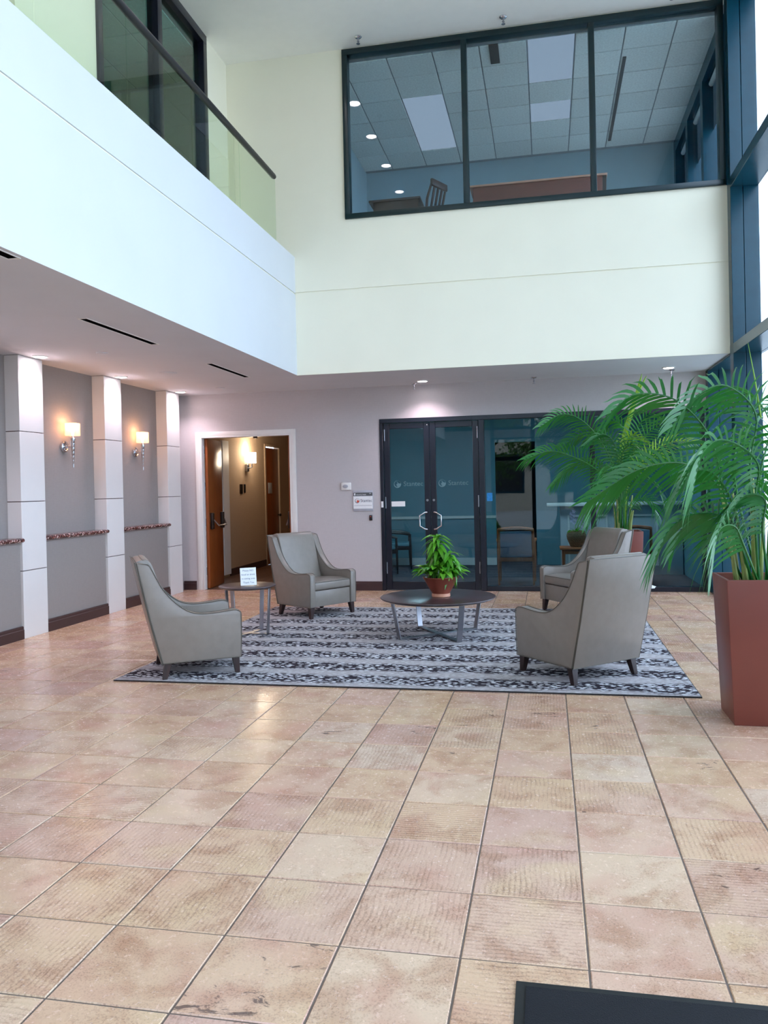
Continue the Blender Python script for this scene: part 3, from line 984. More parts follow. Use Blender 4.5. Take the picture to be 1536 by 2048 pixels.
FACE = Matrix.Rotation(R(90), 4, 'X')      # text facing -Y


def logo(parent, c, r, y, ma, mb_):
    """round emblem: ring with a leaning blade inside"""
    ring = MB()
    n = 40
    v = []
    for k in range(n + 1):
        a = R(60) + 2 * math.pi * k / n
        th = 0.05 + 0.22 * max(0, math.sin((a - R(60)) / 2)) ** 2
        v += [(c[0] + r * math.cos(a), y, c[1] + r * math.sin(a)), (c[0] + r * (1 - th) * math.cos(a), y, c[1] + r * (1 - th) * math.sin(a))]
    ring.add(v, [(2 * k, 2 * k + 1, 2 * k + 3, 2 * k + 2) for k in range(n)])
    o1 = part(parent, 'emblem_ring', ring, ma)
    bl = [(-0.25, 0.9), (0.05, 0.2), (-0.35, -0.1), (0.1, -0.85), (0.75, -0.55), (0.92, 0.1), (0.3, 0.25)]
    bl = MB().add([(c[0] + r * a, y - 0.0004, c[1] + r * b) for a, b in bl], [tuple(range(7))])
    part(parent, 'emblem_blade', bl, mb_)


for (x0, x1, side, lab) in ((-2.372, -1.690, 1, 'left leaf of the dark framed glass double door'), (-1.684, -0.972, -1, 'right leaf of the dark framed glass double door')):
    d = sroot('door_%d' % (3 if side > 0 else 4), lab, 'door', (x0 if side > 0 else x1, FB + 0.02, 0))
    wd = x1 - x0
    X = lambda a: a if side > 0 else -a
    def bx(nm, a, b, z0, z1, y0=0.0, y1=0.045, mt='frame', bv=0.004):
        return part(d, nm, MB().box(*sorted((X(a), X(b))), y0, y1, z0, z1), M[mt], bevel=bv, seg=1)
    bx('stile', 0.0, 0.085, 0.012, 2.475)
    bx('stile', wd - 0.085, wd, 0.012, 2.475)
    bx('bottom_rail', 0.085, wd - 0.085, 0.012, 0.13)
    bx('top_rail', 0.085, wd - 0.085, 2.395, 2.475)
    bx('pane', 0.085, wd - 0.085, 0.13, 2.395, 0.018, 0.028, 'tinted', 0)
    hx_ = X(wd - 0.052)
    ax = X(wd - 0.155)
    for yy in (-0.055,):
        part(d, 'pull_handle', MB().tube([(hx_, 0.0, 0.905), (hx_, -0.045, 0.905), (ax * 0.3 + hx_ * 0.7, -0.055, 0.91), (ax, -0.06, 0.955), (ax, -0.06, 1.03), (ax, -0.06, 1.105), (ax * 0.3 + hx_ * 0.7, -0.055, 1.15), (hx_, -0.045, 1.155), (hx_, 0.0, 1.155)], 0.011, 10), M['chrome'], smooth=True)
    part(d, 'lock_cylinder', MB().tube([(X(wd - 0.045), -0.006, 1.33), (X(wd - 0.045), 0.001, 1.33)], 0.018, 14), M['steel'])
    for z in (0.25, 1.22, 2.22):
        part(d, 'hinge', MB().tube([(X(0.012), -0.006, z), (X(0.012), -0.006, z + 0.17)], 0.009, 8), M['steel'], smooth=True)
    if side > 0:
        part(d, 'notice_strip', MB().box(0.095, 0.30, 0.012, 0.017, 1.245, 1.32), M['paper'])
        part(d, 'closer_dot', MB().tube([(wd - 0.03, -0.004, 2.44), (wd - 0.03, 0.002, 2.44)], 0.008, 8), M['paper'])
    lx = 0.15 if side > 0 else -wd + 0.13
    logo(d, (lx + 0.04, 1.575), 0.055, 0.0165, M['etched'], M['etched'])
    text_mesh(d, 'etched_lettering', 'Stantec', 0.10, Matrix.Translation((lx + 0.13, 0.0165, 1.575)) @ FACE, M['etched'], 'LEFT')

# office beyond
OY = 15.2
ow = MB()
ow.box(-3.58, -0.98, OY, OY + 0.1, 0, 2.9)
ow.box(-0.98, -0.22, OY, OY + 0.1, 2.35, 2.9)
ow.box(-0.22, 2.17, OY, OY + 0.1, 0, 2.9)
ow.box(2.17, 2.27, YB + 0.14, OY + 0.1, 0, 2.9)
struct('wall_office', ow, M['teal'], 'pale teal office walls behind the glass doors', 'wall')
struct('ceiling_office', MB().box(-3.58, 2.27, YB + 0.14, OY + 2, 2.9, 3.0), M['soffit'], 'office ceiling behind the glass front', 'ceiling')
struct('floor_office', MB().box(-3.58, 2.27, YB + 0.075, OY + 2, -0.2, 0.0), M['carpet'], 'dark blue grey office carpet behind the glass front', 'floor')
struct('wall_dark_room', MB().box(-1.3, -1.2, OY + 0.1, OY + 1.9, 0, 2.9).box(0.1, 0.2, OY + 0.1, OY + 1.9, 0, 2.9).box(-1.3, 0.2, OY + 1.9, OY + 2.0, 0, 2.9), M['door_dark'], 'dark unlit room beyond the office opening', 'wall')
struct('trim_office_rail', MB().box(-3.58, -0.98, OY - 0.025, OY, 0.90, 0.95), M['trimwhite'], 'white chair rail along the office wall', 'trim')
struct('baseboard_office', MB().box(-3.58, -0.98, OY - 0.02, OY, 0, 0.14), M['trimwhite'], 'white baseboard along the office wall', 'baseboard')
for x in (-2.4, 0.7):  # two fill panels added to brighten the office interior
    o = thing('office_fill_panel', 'square fill light panel added to brighten the office, %s' % ('left, behind the double doors' if x < 0 else 'right, above the reception counter'), 'ceiling light', (x, 12.6, 2.9), 0, 'added office fill lights')
    part(o, 'frame', MB().box(-0.31, 0.31, -0.31, 0.31, -0.015, -0.001), M['trimwhite'])
    part(o, 'diffuser', MB().box(-0.28, 0.28, -0.28, 0.28, -0.02, -0.0155), emit('office_fill_glow', (0.9, 0.97, 1.0), 7.0))

# reception counter
rc = thing('reception_counter', 'pale grey panelled reception counter inside the office', 'counter', (1.1, 13.75, 0))
part(rc, 'body', MB().box(-0.90, 1.05, -0.22, 0.25, 0, 1.15), M['counter'], bevel=0.004)
part(rc, 'worktop', MB().box(-1.12, 1.06, -0.32, 0.3, 1.15, 1.20), M['trimwhite'], bevel=0.006)
for a in (-0.78, 0.02):
    fr_ = MB()
    fr_.box(a, a + 0.65, -0.236, -0.22, 0.15, 0.18).box(a, a + 0.65, -0.236, -0.22, 0.97, 1.0).box(a, a + 0.03, -0.236, -0.22, 0.18, 0.97).box(a + 0.62, a + 0.65, -0.236, -0.22, 0.18, 0.97)
    part(rc, 'panel_moulding', fr_, M['trimwhite'])


def guest_chair(loc, rz, label, woodm, cloth, name='guest_chair', group=None):
    """open arm wooden guest chair, front towards +y"""
    c = thing(name, label, 'chair', loc, rz, group)
    for sx in (-1, 1):
        part(c, 'back_leg', MB().tube([(sx * 0.26, -0.27, 0), (sx * 0.262, -0.24, 0.30), (sx * 0.262, -0.235, 0.46), (sx * 0.262, -0.27, 0.66), (sx * 0.258, -0.315, 0.86)], [0.014, 0.022, 0.024, 0.022, 0.018], 8), M[woodm], smooth=True)
        part(c, 'front_leg', MB().tube([(sx * 0.27, 0.26, 0), (sx * 0.272, 0.25, 0.42), (sx * 0.272, 0.245, 0.635)], [0.014, 0.024, 0.02], 8), M[woodm], smooth=True)
        part(c, 'armrest', MB().tube([(sx * 0.268, -0.28, 0.66), (sx * 0.285, -0.10, 0.685), (sx * 0.29, 0.10, 0.675), (sx * 0.272, 0.262, 0.635)], [0.018, 0.022, 0.026, 0.02], 8), M[woodm], smooth=True)
        part(c, 'side_rail', MB().box(*sorted((sx * 0.245, sx * 0.275)), -0.24, 0.25, 0.36, 0.42), M[woodm], bevel=0.006)
    part(c, 'front_rail', MB().box(-0.25, 0.25, 0.235, 0.265, 0.36, 0.42), M[woodm], bevel=0.006)
    part(c, 'rear_rail', MB().box(-0.25, 0.25, -0.255, -0.225, 0.36, 0.42), M[woodm], bevel=0.006)
    part(c, 'seat', MB().box(-0.25, 0.25, -0.23, 0.265, 0.42, 0.49), M[cloth], bevel=0.025, seg=3)
    part(c, 'backrest', MB().hexa([(-0.235, -0.255, 0.47), (0.235, -0.255, 0.47), (0.235, -0.215, 0.47), (-0.235, -0.215, 0.47), (-0.235, -0.325, 0.82), (0.235, -0.325, 0.82), (0.235, -0.275, 0.82), (-0.235, -0.275, 0.82)]), M[cloth], bevel=0.012)
    tr = [(x / 10 * 0.262, -0.315 - 0.02 * (1 - (x / 10) ** 2), 0.845 + 0.028 * (1 - (x / 10) ** 2)) for x in range(-10, 11, 2)]
    part(c, 'top_rail', MB().tube(tr, 0.026, 8), M[woodm], smooth=True)
    return c


guest_chair((-0.49, 12.36, 0), 0, 'cherry wood chair with grey back behind glass, left of orchid', 'cherry', 'greycloth', group='cherry wood office chairs')
guest_chair((1.22, 12.40, 0), 0, 'cherry wood chair with grey back behind glass, right of palm planter', 'cherry', 'greycloth', group='cherry wood office chairs')
guest_chair((-2.82, 14.62, 0), R(-78), 'black wooden armchair farther back behind left glass door', 'darkchair', 'teal', 'office_armchair', 'black office armchairs')
guest_chair((-2.98, 13.75, 0), R(-62), 'black wooden armchair nearer, at left edge of glass door', 'darkchair', 'teal', 'office_armchair', 'black office armchairs')
# little table with orchid
lt = thing('end_table', 'small cherry wood end table behind glass under the wicker pot', 'table', (0.47, 12.75, 0))
part(lt, 'top', MB().box(-0.30, 0.30, -0.25, 0.25, 0.50, 0.53), M['cherry'], bevel=0.008)
part(lt, 'apron', MB().box(-0.26, 0.26, -0.21, 0.21, 0.43, 0.47), M['cherry'], bevel=0.006)
for sx in (-1, 1):
    for sy in (-1, 1):
        part(lt, 'leg', MB().tube([(sx * 0.245, sy * 0.2, 0), (sx * 0.24, sy * 0.195, 0.5)], [0.016, 0.026], 8), M['cherry'])
op = thing('potted_orchid', 'pink white orchid in a woven wicker pot on end table', 'potted plant', (0.43, 12.72, 0.53))
part(op, 'wicker_pot', MB().lathe([(0.085, 0), (0.10, 0.02), (0.145, 0.13), (0.152, 0.19), (0.135, 0.235), (0.12, 0.25), (0.11, 0.245), (0.118, 0.20)], 24), M['wicker'], smooth=True)
part(op, 'moss', MB().lathe([(0.0, 0.235), (0.112, 0.228)], 18, cap=False), M['soil'])
for k in range(7):
    a = k * 0.9 + 0.3
    L = 0.16 + 0.05 * (k % 3)
    ln = MB()
    v = []
    for i in range(6):
        s_ = i / 5
        wd = 0.026 * math.sin(math.pi * (0.12 + 0.88 * s_)) + 0.002
        p = Vector((math.cos(a) * L * s_, math.sin(a) * L * s_, 0.235 + 0.12 * s_ - 0.13 * s_ * s_ + 0.06 * (k % 2) * s_))
        q = Vector((-math.sin(a), math.cos(a), 0)) * wd
        v += [p - q, p + q]
    ln.add(v, [(2 * i, 2 * i + 1, 2 * i + 3, 2 * i + 2) for i in range(5)])
    part(op, 'leaf', ln, M['leaf'], smooth=True)
for k, (dx, dy, h_) in enumerate([(-0.05, 0.0, 0.52), (0.09, 0.03, 0.46), (0.16, -0.02, 0.40)]):
    pts = [(0, 0, 0.23), (dx * 0.3, dy * 0.3, 0.36), (dx * 0.8, dy, h_ * 0.85), (dx, dy, h_ + 0.05)]
    st = part(op, 'flower_stem', MB().tube(pts, 0.004, 5), M['stem'])
    for q in range(7):
        z = h_ + 0.04 - q * 0.03
        px = dx * (0.75 + 0.25 * z / h_) + 0.018 * (-1 if q % 2 else 1)
        f_ = MB()
        for a5 in range(5):
            a = a5 * 2 * math.pi / 5 + q
            c_ = Vector((px, dy - 0.012, z))
            u = Vector((math.cos(a), -0.3, math.sin(a))) * 0.034
            n_ = Vector((-math.sin(a), 0, math.cos(a))) * 0.012
            f_.add([c_, c_ + u * 0.6 - n_, c_ + u, c_ + u * 0.6 + n_], [(0, 1, 2, 3)])
        part(st, 'blossom', f_, M['orchid'])

# ------------------------------------------------------------------ wall devices by the glass doors
th = thing('thermostat', 'white wall thermostat on the greige back wall', 'thermostat', (-2.955, YB, 1.56))
part(th, 'case', MB().box(-0.075, 0.075, -0.028, 0, -0.055, 0.055), M['trimwhite'], bevel=0.006)
part(th, 'display', MB().lathe([(0.036, 0), (0.036, 0.006), (0.03, 0.01)], 20), M['signgrey'], smooth=True).matrix_local = Matrix.Translation((-0.008, -0.027, 0)) @ Matrix.Diagonal((1.15, 1, 0.75, 1)) @ Matrix.Rotation(R(90), 4, 'X')
pq = thing('office_sign', 'grey framed wall sign with emblem and company lettering beside glass doors', 'sign', (-2.70, YB, 1.34))
part(pq, 'back_plate', MB().box(-0.152, 0.152, -0.016, 0, -0.155, 0.155), M['signgrey'], bevel=0.003)
part(pq, 'header_strip', MB().box(-0.146, 0.146, -0.019, -0.016, 0.072, 0.122), M['signdark'])
part(pq, 'name_insert', MB().box(-0.146, 0.146, -0.019, -0.016, -0.118, 0.068), M['paper'])
part(pq, 'divider_line', MB().box(-0.136, 0.136, -0.0196, -0.019, -0.074, -0.071), M['ink'])
part(pq, 'header_icon', MB().box(-0.135, -0.113, -0.0196, -0.019, 0.082, 0.114), M['paper'])
text_mesh(pq, 'header_lettering', 'HUNTLTARR', 0.026, Matrix.Translation((-0.10, -0.0195, 0.09)) @ FACE, M['paper'], 'LEFT')
text_mesh(pq, 'suite_number', '100', 0.02, Matrix.Translation((0.11, -0.0195, 0.106)) @ FACE, M['paper'])
text_mesh(pq, 'company_lettering', 'Stantec', 0.062, Matrix.Translation((-0.038, -0.0195, 0.0)) @ FACE, M['navyink'], 'LEFT', sx=0.98)
logo(pq, (-0.088, 0.0), 0.034, -0.0197, M['navyink'], M['redink'])
cr_ = thing('card_reader', 'small black card reader under the wall sign', 'card reader', (-2.587, YB, 1.085))
part(cr_, 'case', MB().box(-0.022, 0.022, -0.02, 0, -0.04, 0.04), M['black'], bevel=0.004)
part(cr_, 'indicator', MB().box(-0.006, 0.006, -0.0215, -0.02, 0.012, 0.024), M['redink'])
sw = thing('switch_plate', 'pair of dark switch plates on corridor wall under hall sconce', 'switch', (HX, 13.95, 1.56))
part(sw, 'plate', MB().box(0, 0.012, -0.13, 0.0, -0.09, 0.09), M['bronze'], bevel=0.003)
part(sw, 'plate', MB().box(0, 0.012, 0.06, 0.14, -0.07, 0.09), M['black'], bevel=0.003)

# hall sconce
hs = thing('hall_sconce', 'lit white glass wall sconce in the corridor', 'wall lamp', (HX, 14.15, 1.95))
part(hs, 'bracket', MB().box(0, 0.05, -0.05, 0.05, -0.06, 0.08), M['steel'], bevel=0.005)
part(hs, 'shade', MB().lathe([(0.085, 0.10), (0.085, 0.30)], 20, (0.12, 0, 0)), M['hall_lit'], smooth=True)
part(hs, 'arm', MB().tube([(0.04, 0, 0.0), (0.12, 0, 0.02), (0.12, 0, 0.10)], 0.012, 8), M['steel'])


def lamp(name, kind, loc, energy, col, size=0.05, spot=None, blend=0.6, parent=None, rot=None):
    d = bpy.data.lights.new(name, kind)
    d.energy = energy
    d.color = col
    if kind in ('POINT', 'SPOT'):
        d.shadow_soft_size = size
    if spot:
        d.spot_size = spot
        d.spot_blend = blend
    o = bpy.data.objects.new(name, d)
    C.objects.link(o)
    o.location = loc
    if rot:
        o.rotation_euler = rot
    if parent:
        o.parent = parent
    return o


lamp('hall_sconce_light', 'POINT', (0.24, 0, 0.22), 2.6, (1.0, 0.80, 0.58), 0.06, parent=hs)
lamp('hall_sconce_light', 'POINT', (0.13, 0, 0.36), 2.0, (1.0, 0.80, 0.58), 0.05, parent=hs)


# ------------------------------------------------------------------ torch sconces
def sconce(y, label):
    s = thing('torch_sconce', label, 'wall lamp', (XR, y, 2.10), 0, 'torch sconces on the left wall')
    bp_ = part(s, 'back_plate', MB().lathe([(0.062, 0), (0.068, 0.012), (0.066, 0.03), (0.052, 0.036), (0.046, 0.026), (0.022, 0.03), (0.018, 0.045)], 28), M['chrome'], smooth=True)
    bp_.matrix_local = Matrix.Rotation(R(90), 4, 'Y')
    part(s, 'arm', MB().tube([(0.04, 0, 0), (0.12, 0, 0.0)], 0.012, 10), M['chrome'], smooth=True)
    prof = []
    zt, zb = 0.09, -0.255
    for k in range(7):
        t0, t1 = k / 7, (k + 1) / 7
        z0, z1 = zb + (zt - zb) * t0, zb + (zt - zb) * t1
        prof += [(0.004 + 0.020 * t0 + 0.003, z0), (0.004 + 0.020 * t1 + 0.004, z1 - 0.006), (0.004 + 0.020 * t1, z1 - 0.004)]
    part(s, 'torch_body', MB().lathe(prof, 16, (0.13, 0, 0)), M['chrome'], smooth=True)
    part(s, 'collar', MB().lathe([(0.032, 0.088), (0.032, 0.1), (0.012, 0.104), (0.012, 0.13)], 16, (0.13, 0, 0)), M['chrome'], smooth=True)
    sh = MB()
    a = 0.062
    # square glass shade, open top
    for (x0, x1, y0, y1) in ((-a, a, -a, -a + 0.005), (-a, a, a - 0.005, a), (-a, -a + 0.005, -a + 0.005, a - 0.005), (a - 0.005, a, -a + 0.005, a - 0.005)):
        sh.box(0.13 + x0, 0.13 + x1, y0, y1, 0.13, 0.275)
    sh.box(0.13 - a, 0.13 + a, -a, a, 0.125, 0.13)
    t = bpy.data.materials.get('amber_shade')
    if t is None:
        q = NT('amber_shade')
        tr = q.n('BsdfTransparent', i_Color=(1.0, 0.90, 0.80))
        tl = q.n('BsdfTranslucent', i_Color=(1.0, 0.78, 0.56))
        em = q.n('Emission', i_Color=(1.0, 0.62, 0.36), i_Strength=0.07)
        m1 = q.n('MixShader', i_0=0.15)
        q.t.links.new(tr.outputs[0], m1.inputs[1])
        q.t.links.new(tl.outputs[0], m1.inputs[2])
        ad = q.n('AddShader')
        q.t.links.new(m1.outputs[0], ad.inputs[0])
        q.t.links.new(em.outputs[0], ad.inputs[1])
        q.t.links.new(ad.outputs[0], q.out.inputs[0])
        t = q.m
    part(s, 'shade', sh, t)
    part(s, 'bulb', MB().lathe([(0.012, 0.13), (0.014, 0.16), (0.024, 0.19), (0.02, 0.225), (0.006, 0.245)], 12, (0.13, 0, 0)), M['shade_lit'], smooth=True)
    lamp('torch_light', 'POINT', (0.13, 0, 0.262), 0.7, (1.0, 0.50, 0.24), 0.012, parent=s)
    return s


sconce(8.45, 'chrome torch sconce with amber shade, nearer of the two on left wall')
sconce(10.10, 'chrome torch sconce with amber shade, farther one near the doorway')


# ------------------------------------------------------------------ ceiling fittings
def downlight(x, y, z, label, group, energy, col=(1.0, 0.80, 0.92), spot=True, r=0.085):
    o = thing('downlight', label, 'ceiling light', (x, y, z), 0, group)
    part(o, 'trim_ring', MB().lathe([(r, 0.0), (r, -0.008), (r - 0.016, -0.010), (r - 0.018, -0.001), (r, 0.0)], 28, cap=False), M['trimwhite'], smooth=True)
    part(o, 'lens', MB().lathe([(r - 0.017, -0.004), (r - 0.017, -0.001)], 28), M['down_lit'])
    if energy:
        lamp('downlight_lamp', 'SPOT', (0, 0, -0.02), energy, col, 0.05, R(125), 0.75, parent=o)
    return o


for y, lab in ((7.63, 'lit recessed downlight in front of the nearest full pilaster'), (9.28, 'lit recessed downlight in front of the middle pilaster'), (10.95, 'lit recessed downlight in front of pilaster beside doorway'), (5.98, 'lit recessed downlight over the pilaster at left picture edge')):
    downlight(-5.36, y, ZS, lab, 'soffit downlights', 9)
downlight(-1.71, 11.05, ZS, 'lit recessed downlight above the glass double doors', 'soffit downlights', 9)
downlight(1.595, 10.90, ZS, 'lit recessed downlight in the corner above the palms', 'soffit downlights', 9)
for k, y in enumerate((8.565, 7.44, 6.25, 4.985)):
    downlight(-2.68, y, ZT, ['lit downlight in high ceiling nearest the upper window', 'lit downlight in high ceiling, second from the upper window', 'lit downlight in high ceiling, third from the upper window', 'lit downlight in high ceiling farthest from the upper window'][k], 'atrium downlights', 0, r=0.10)


def sprinkler(x, y, z, label, grp):
    o = thing('sprinkler_head', label, 'sprinkler', (x, y, z), 0, grp)
    part(o, 'escutcheon', MB().lathe([(0.045, 0), (0.045, -0.008), (0.03, -0.022), (0.012, -0.026)], 18), M['chrome'], smooth=True)
    part(o, 'body', MB().lathe([(0.010, -0.02), (0.010, -0.05), (0.016, -0.055), (0.016, -0.062), (0.008, -0.066), (0.006, -0.085)], 12), M['steel'], smooth=True)
    part(o, 'deflector', MB().lathe([(0.006, -0.085), (0.024, -0.088), (0.024, -0.092)], 14), M['steel'])
    return o


for x, y, lab in ((-2.227, 9.70, 'sprinkler head on high ceiling above left window pane'), (-0.413, 9.70, 'sprinkler head on high ceiling above middle window pane'), (1.53, 9.66, 'sprinkler head on high ceiling above right window pane'), (-2.40, 8.10, 'sprinkler head on high ceiling out over the lobby, left'), (0.66, 8.12, 'sprinkler head on high ceiling out over the lobby, right')):
    sprinkler(x, y, ZT, lab, 'atrium sprinklers')
for x, y, lab in ((-1.86, 11.22, 'sprinkler head on soffit beside downlight over glass doors'), (-0.155, 11.2, 'sprinkler head on soffit above fixed office glass'), (1.66, 11.1, 'sprinkler head on soffit in corner above palms')):
    sprinkler(x, y, ZS, lab, 'soffit sprinklers')
for x, y, lab in ((-4.63, 7.64, 'flush white ceiling disc nearer under the balcony'), (-4.65, 9.17, 'larger flush white ceiling disc in middle under balcony'), (-4.64, 10.75, 'flush white ceiling disc near the doorway')):
    o = thing('ceiling_disc', lab, 'ceiling disc', (x, y, ZS), 0, 'ceiling discs under the balcony')
    rr = 0.11 if 9 < y < 10 else 0.065
    part(o, 'cover', MB().lathe([(rr, 0), (rr, -0.006), (rr * 0.8, -0.012), (0.01, -0.013)], 24), M['soffit'], smooth=True)
for y0, y1, lab in ((6.09, 7.345, 'long dark slot air vent nearer on the soffit'), (8.645, 9.845, 'long dark slot air vent farther on the soffit'), (4.1, 4.42, 'short slot air vent at left picture edge')):
    xc = -3.865 if y0 > 5 else -3.28
    o = thing('slot_vent', lab, 'air vent', (xc, (y0 + y1) / 2, ZS), 0, 'soffit slot vents')
    L = (y1 - y0) / 2
    part(o, 'slot', MB().box(-0.036, 0.036, -L, L, -0.002, -0.0005), M['void'])
    fr_ = MB().box(-0.045, -0.036, -L - 0.015, L + 0.015, -0.006, -0.0005).box(0.036, 0.045, -L - 0.015, L + 0.015, -0.006, -0.0005).box(-0.036, 0.036, -L - 0.015, -L, -0.006, -0.0005).box(-0.036, 0.036, L, L + 0.015, -0.006, -0.0005)
    part(o, 'frame', fr_, M['trimwhite'])

# ------------------------------------------------------------------ rug and mat
RX0, RX1, RY0, RY1 = -3.50, 1.035, 5.83, 9.76
rg = thing('area_rug', 'grey and navy banded rug with white flecks under the seating', 'rug', ((RX0 + RX1) / 2, (RY0 + RY1) / 2, 0))
hx, hy = (RX1 - RX0) / 2, (RY1 - RY0) / 2
part(rg, 'pile', MB().box(-hx + 0.006, hx - 0.006, -hy + 0.006, hy - 0.006, 0.0, 0.012), M['rug'])
part(rg, 'edge_binding', MB().box(-hx, hx, -hy, -hy + 0.006, 0, 0.010).box(-hx, hx, hy - 0.006, hy, 0, 0.010).box(-hx, -hx + 0.006, -hy + 0.006, hy - 0.006, 0, 0.010).box(hx - 0.006, hx, -hy + 0.006, hy - 0.006, 0, 0.010), M['black'])
mt = thing('entrance_mat', 'dark navy entrance mat with rubber edge at the bottom right', 'mat', (0.79, 1.68, 0))
part(mt, 'rubber_edge', MB().box(-0.915, 0.915, -0.75, 0.75, 0.0, 0.006), M['rubber'], bevel=0.002)
part(mt, 'pile', MB().box(-0.885, 0.885, -0.72, 0.72, 0.006, 0.012), M['mat'], bevel=0.002)


# ------------------------------------------------------------------ armchairs (front towards +x)
def arc_pts(ctrl, n=5):
    """smooth open curve through 2d control points"""
    out = []
    m = len(ctrl)
    for i in range(m - 1):
        p0, p1, p2, p3 = ctrl[max(i - 1, 0)], ctrl[i], ctrl[i + 1], ctrl[min(i + 2, m - 1)]
        for k in range(n):
            t = k / n
            out.append(tuple(0.5 * (2 * p1[j] + (p2[j] - p0[j]) * t + (2 * p0[j] - 5 * p1[j] + 4 * p2[j] - p3[j]) * t * t + (3 * p1[j] - p0[j] - 3 * p2[j] + p3[j]) * t ** 3) for j in range(len(p1))))
    out.append(tuple(ctrl[-1]))
    return out


def make_armchair(loc, rz, label):
    z0 = 0.012
    c = thing('armchair', label, 'armchair', (loc[0], loc[1], z0), rz, 'grey armchairs around the coffee table')
    OX = -0.29
    top = arc_pts([(0.605, 0.518), (0.56, 0.528), (0.45, 0.517), (0.33, 0.512), (0.235, 0.526), (0.15, 0.570), (0.058, 0.655), (-0.010, 0.747), (-0.062, 0.850), (-0.098, 0.925)], 3)
    poly = [(-0.012, 0.132), (0.618, 0.132), (0.624, 0.30), (0.624, 0.49), (0.619, 0.508)] + top + [(-0.115, 0.938), (-0.200, 0.955), (-0.158, 0.749), (-0.105, 0.503)]
    poly = [(a + OX, b) for a, b in poly]
    HW, TH = 0.355, 0.078
    for s_ in (-1, 1):
        a, b = sorted((s_ * HW, s_ * (HW - TH)))
        o = part(c, 'side_panel', MB().prism(poly, a, b, 'y'), M['chair'], bevel=0.010, seg=2)
        loop = poly + [poly[0]]
        for yy in (s_ * (HW + 0.001), s_ * (HW - TH - 0.001)):
            seq = poly[4:-3] if abs(yy) < HW else loop
            part(o, 'piping', MB().tube([(p[0], yy, p[1]) for p in seq], 0.0034, 6), M['piping'], smooth=True)
    # back shell and inner cushion, both leaning
    bk = [(-0.012, 0.132), (0.05, 0.132), (-0.02, 0.50), (-0.095, 0.93), (-0.12, 0.962), (-0.165, 0.972), (-0.203, 0.958), (-0.158, 0.749), (-0.105, 0.503)]
    part(c, 'back_shell', MB().prism([(a + OX, b) for a, b in bk], -HW + TH + 0.001, HW - TH - 0.001, 'y'), M['chair'], bevel=0.010)
    rear = [(-0.012, 0.13), (-0.105, 0.503), (-0.158, 0.749), (-0.203, 0.958)]
    rp = MB().prism([(a + OX - 0.002, b) for a, b in rear] + [(a + OX - 0.014, b) for a, b in rear[::-1]], -HW + 0.004, HW - 0.004, 'y')
    ro = part(c, 'rear_panel', rp, M['chair'], bevel=0.004)
    rl_ = [(a + OX - 0.010, -HW + 0.003, b) for a, b in rear] + [(a + OX - 0.010, HW - 0.003, b) for a, b in rear[::-1]]
    part(ro, 'piping', MB().tube(rl_ + [rl_[0]], 0.0045, 6), M['piping'], smooth=True)
    ic = arc_pts([(0.085, 0.40), (0.045, 0.50), (0.0, 0.68), (-0.055, 0.87), (-0.085, 0.945), (-0.115, 0.975)], 2) + [(-0.155, 0.978), (-0.10, 0.80), (-0.03, 0.42)]
    part(c, 'back_cushion', MB().prism([(a + OX, b) for a, b in ic], -HW + TH + 0.003, HW - TH - 0.003, 'y'), M['chair'], bevel=0.014, seg=3)
    sc_ = [(0.04, 0.325), (0.60, 0.325), (0.612, 0.345), (0.612, 0.405), (0.595, 0.425), (0.45, 0.437), (0.25, 0.430), (0.05, 0.415)]
    so_ = part(c, 'seat_cushion', MB().prism([(a + OX, b) for a, b in sc_], -HW + TH + 0.003, HW - TH - 0.003, 'y'), M['chair'], bevel=0.012, seg=3)
    part(so_, 'piping', MB().tube([(0.606 + OX, -HW + TH + 0.01, 0.418), (0.606 + OX, HW - TH - 0.01, 0.418)], 0.0042, 6), M['piping'])
    part(c, 'front_rail', MB().box(0.02 + OX, 0.600 + OX, -HW + TH + 0.001, HW - TH - 0.001, 0.132, 0.318), M['chair'], bevel=0.006)
    for (u, s_) in ((0.575, 1), (0.575, -1), (0.03, 1), (0.03, -1)):
        f = u > 0.3
        y = s_ * (HW - 0.045)
        a_, t_ = 0.030, 0.019
        dx = 0.012 if f else -0.030
        l = MB().hexa([(u + OX + dx - t_, y + s_ * 0.012 - t_, 0), (u + OX + dx + t_, y + s_ * 0.012 - t_, 0), (u + OX + dx + t_, y + s_ * 0.012 + t_, 0), (u + OX + dx - t_, y + s_ * 0.012 + t_, 0),
                       (u + OX - a_, y - a_, 0.131), (u + OX + a_, y - a_, 0.131), (u + OX + a_, y + a_, 0.131), (u + OX - a_, y + a_, 0.131)])
        part(c, 'leg', l, M['darkwood'], bevel=0.002, seg=1)
    return c


def chair_from_legs(back_leg, ang, side, label):
    """place by the outer foot of one back leg; side: +1 that leg is on the chair's left"""
    f = Vector((math.cos(ang), math.sin(ang)))
    l = Vector((-f.y, f.x))
    p = Vector(back_leg) + f * 0.29 - l * side * 0.32
    return make_armchair(p, ang, label)


chair_from_legs((-3.075, 5.885), R(32.4), -1, 'grey vinyl armchair at left seen from its side, nearest the pilasters')
chair_from_legs((-3.22, 9.14), R(-34), -1, 'grey vinyl armchair facing us before the white doorway wall')
chair_from_legs((0.168, 6.05), R(132), 1, 'grey vinyl armchair at right turned with its back to us')
make_armchair((0.36, 9.58), R(213), 'grey vinyl armchair in front of the farther palm planter')


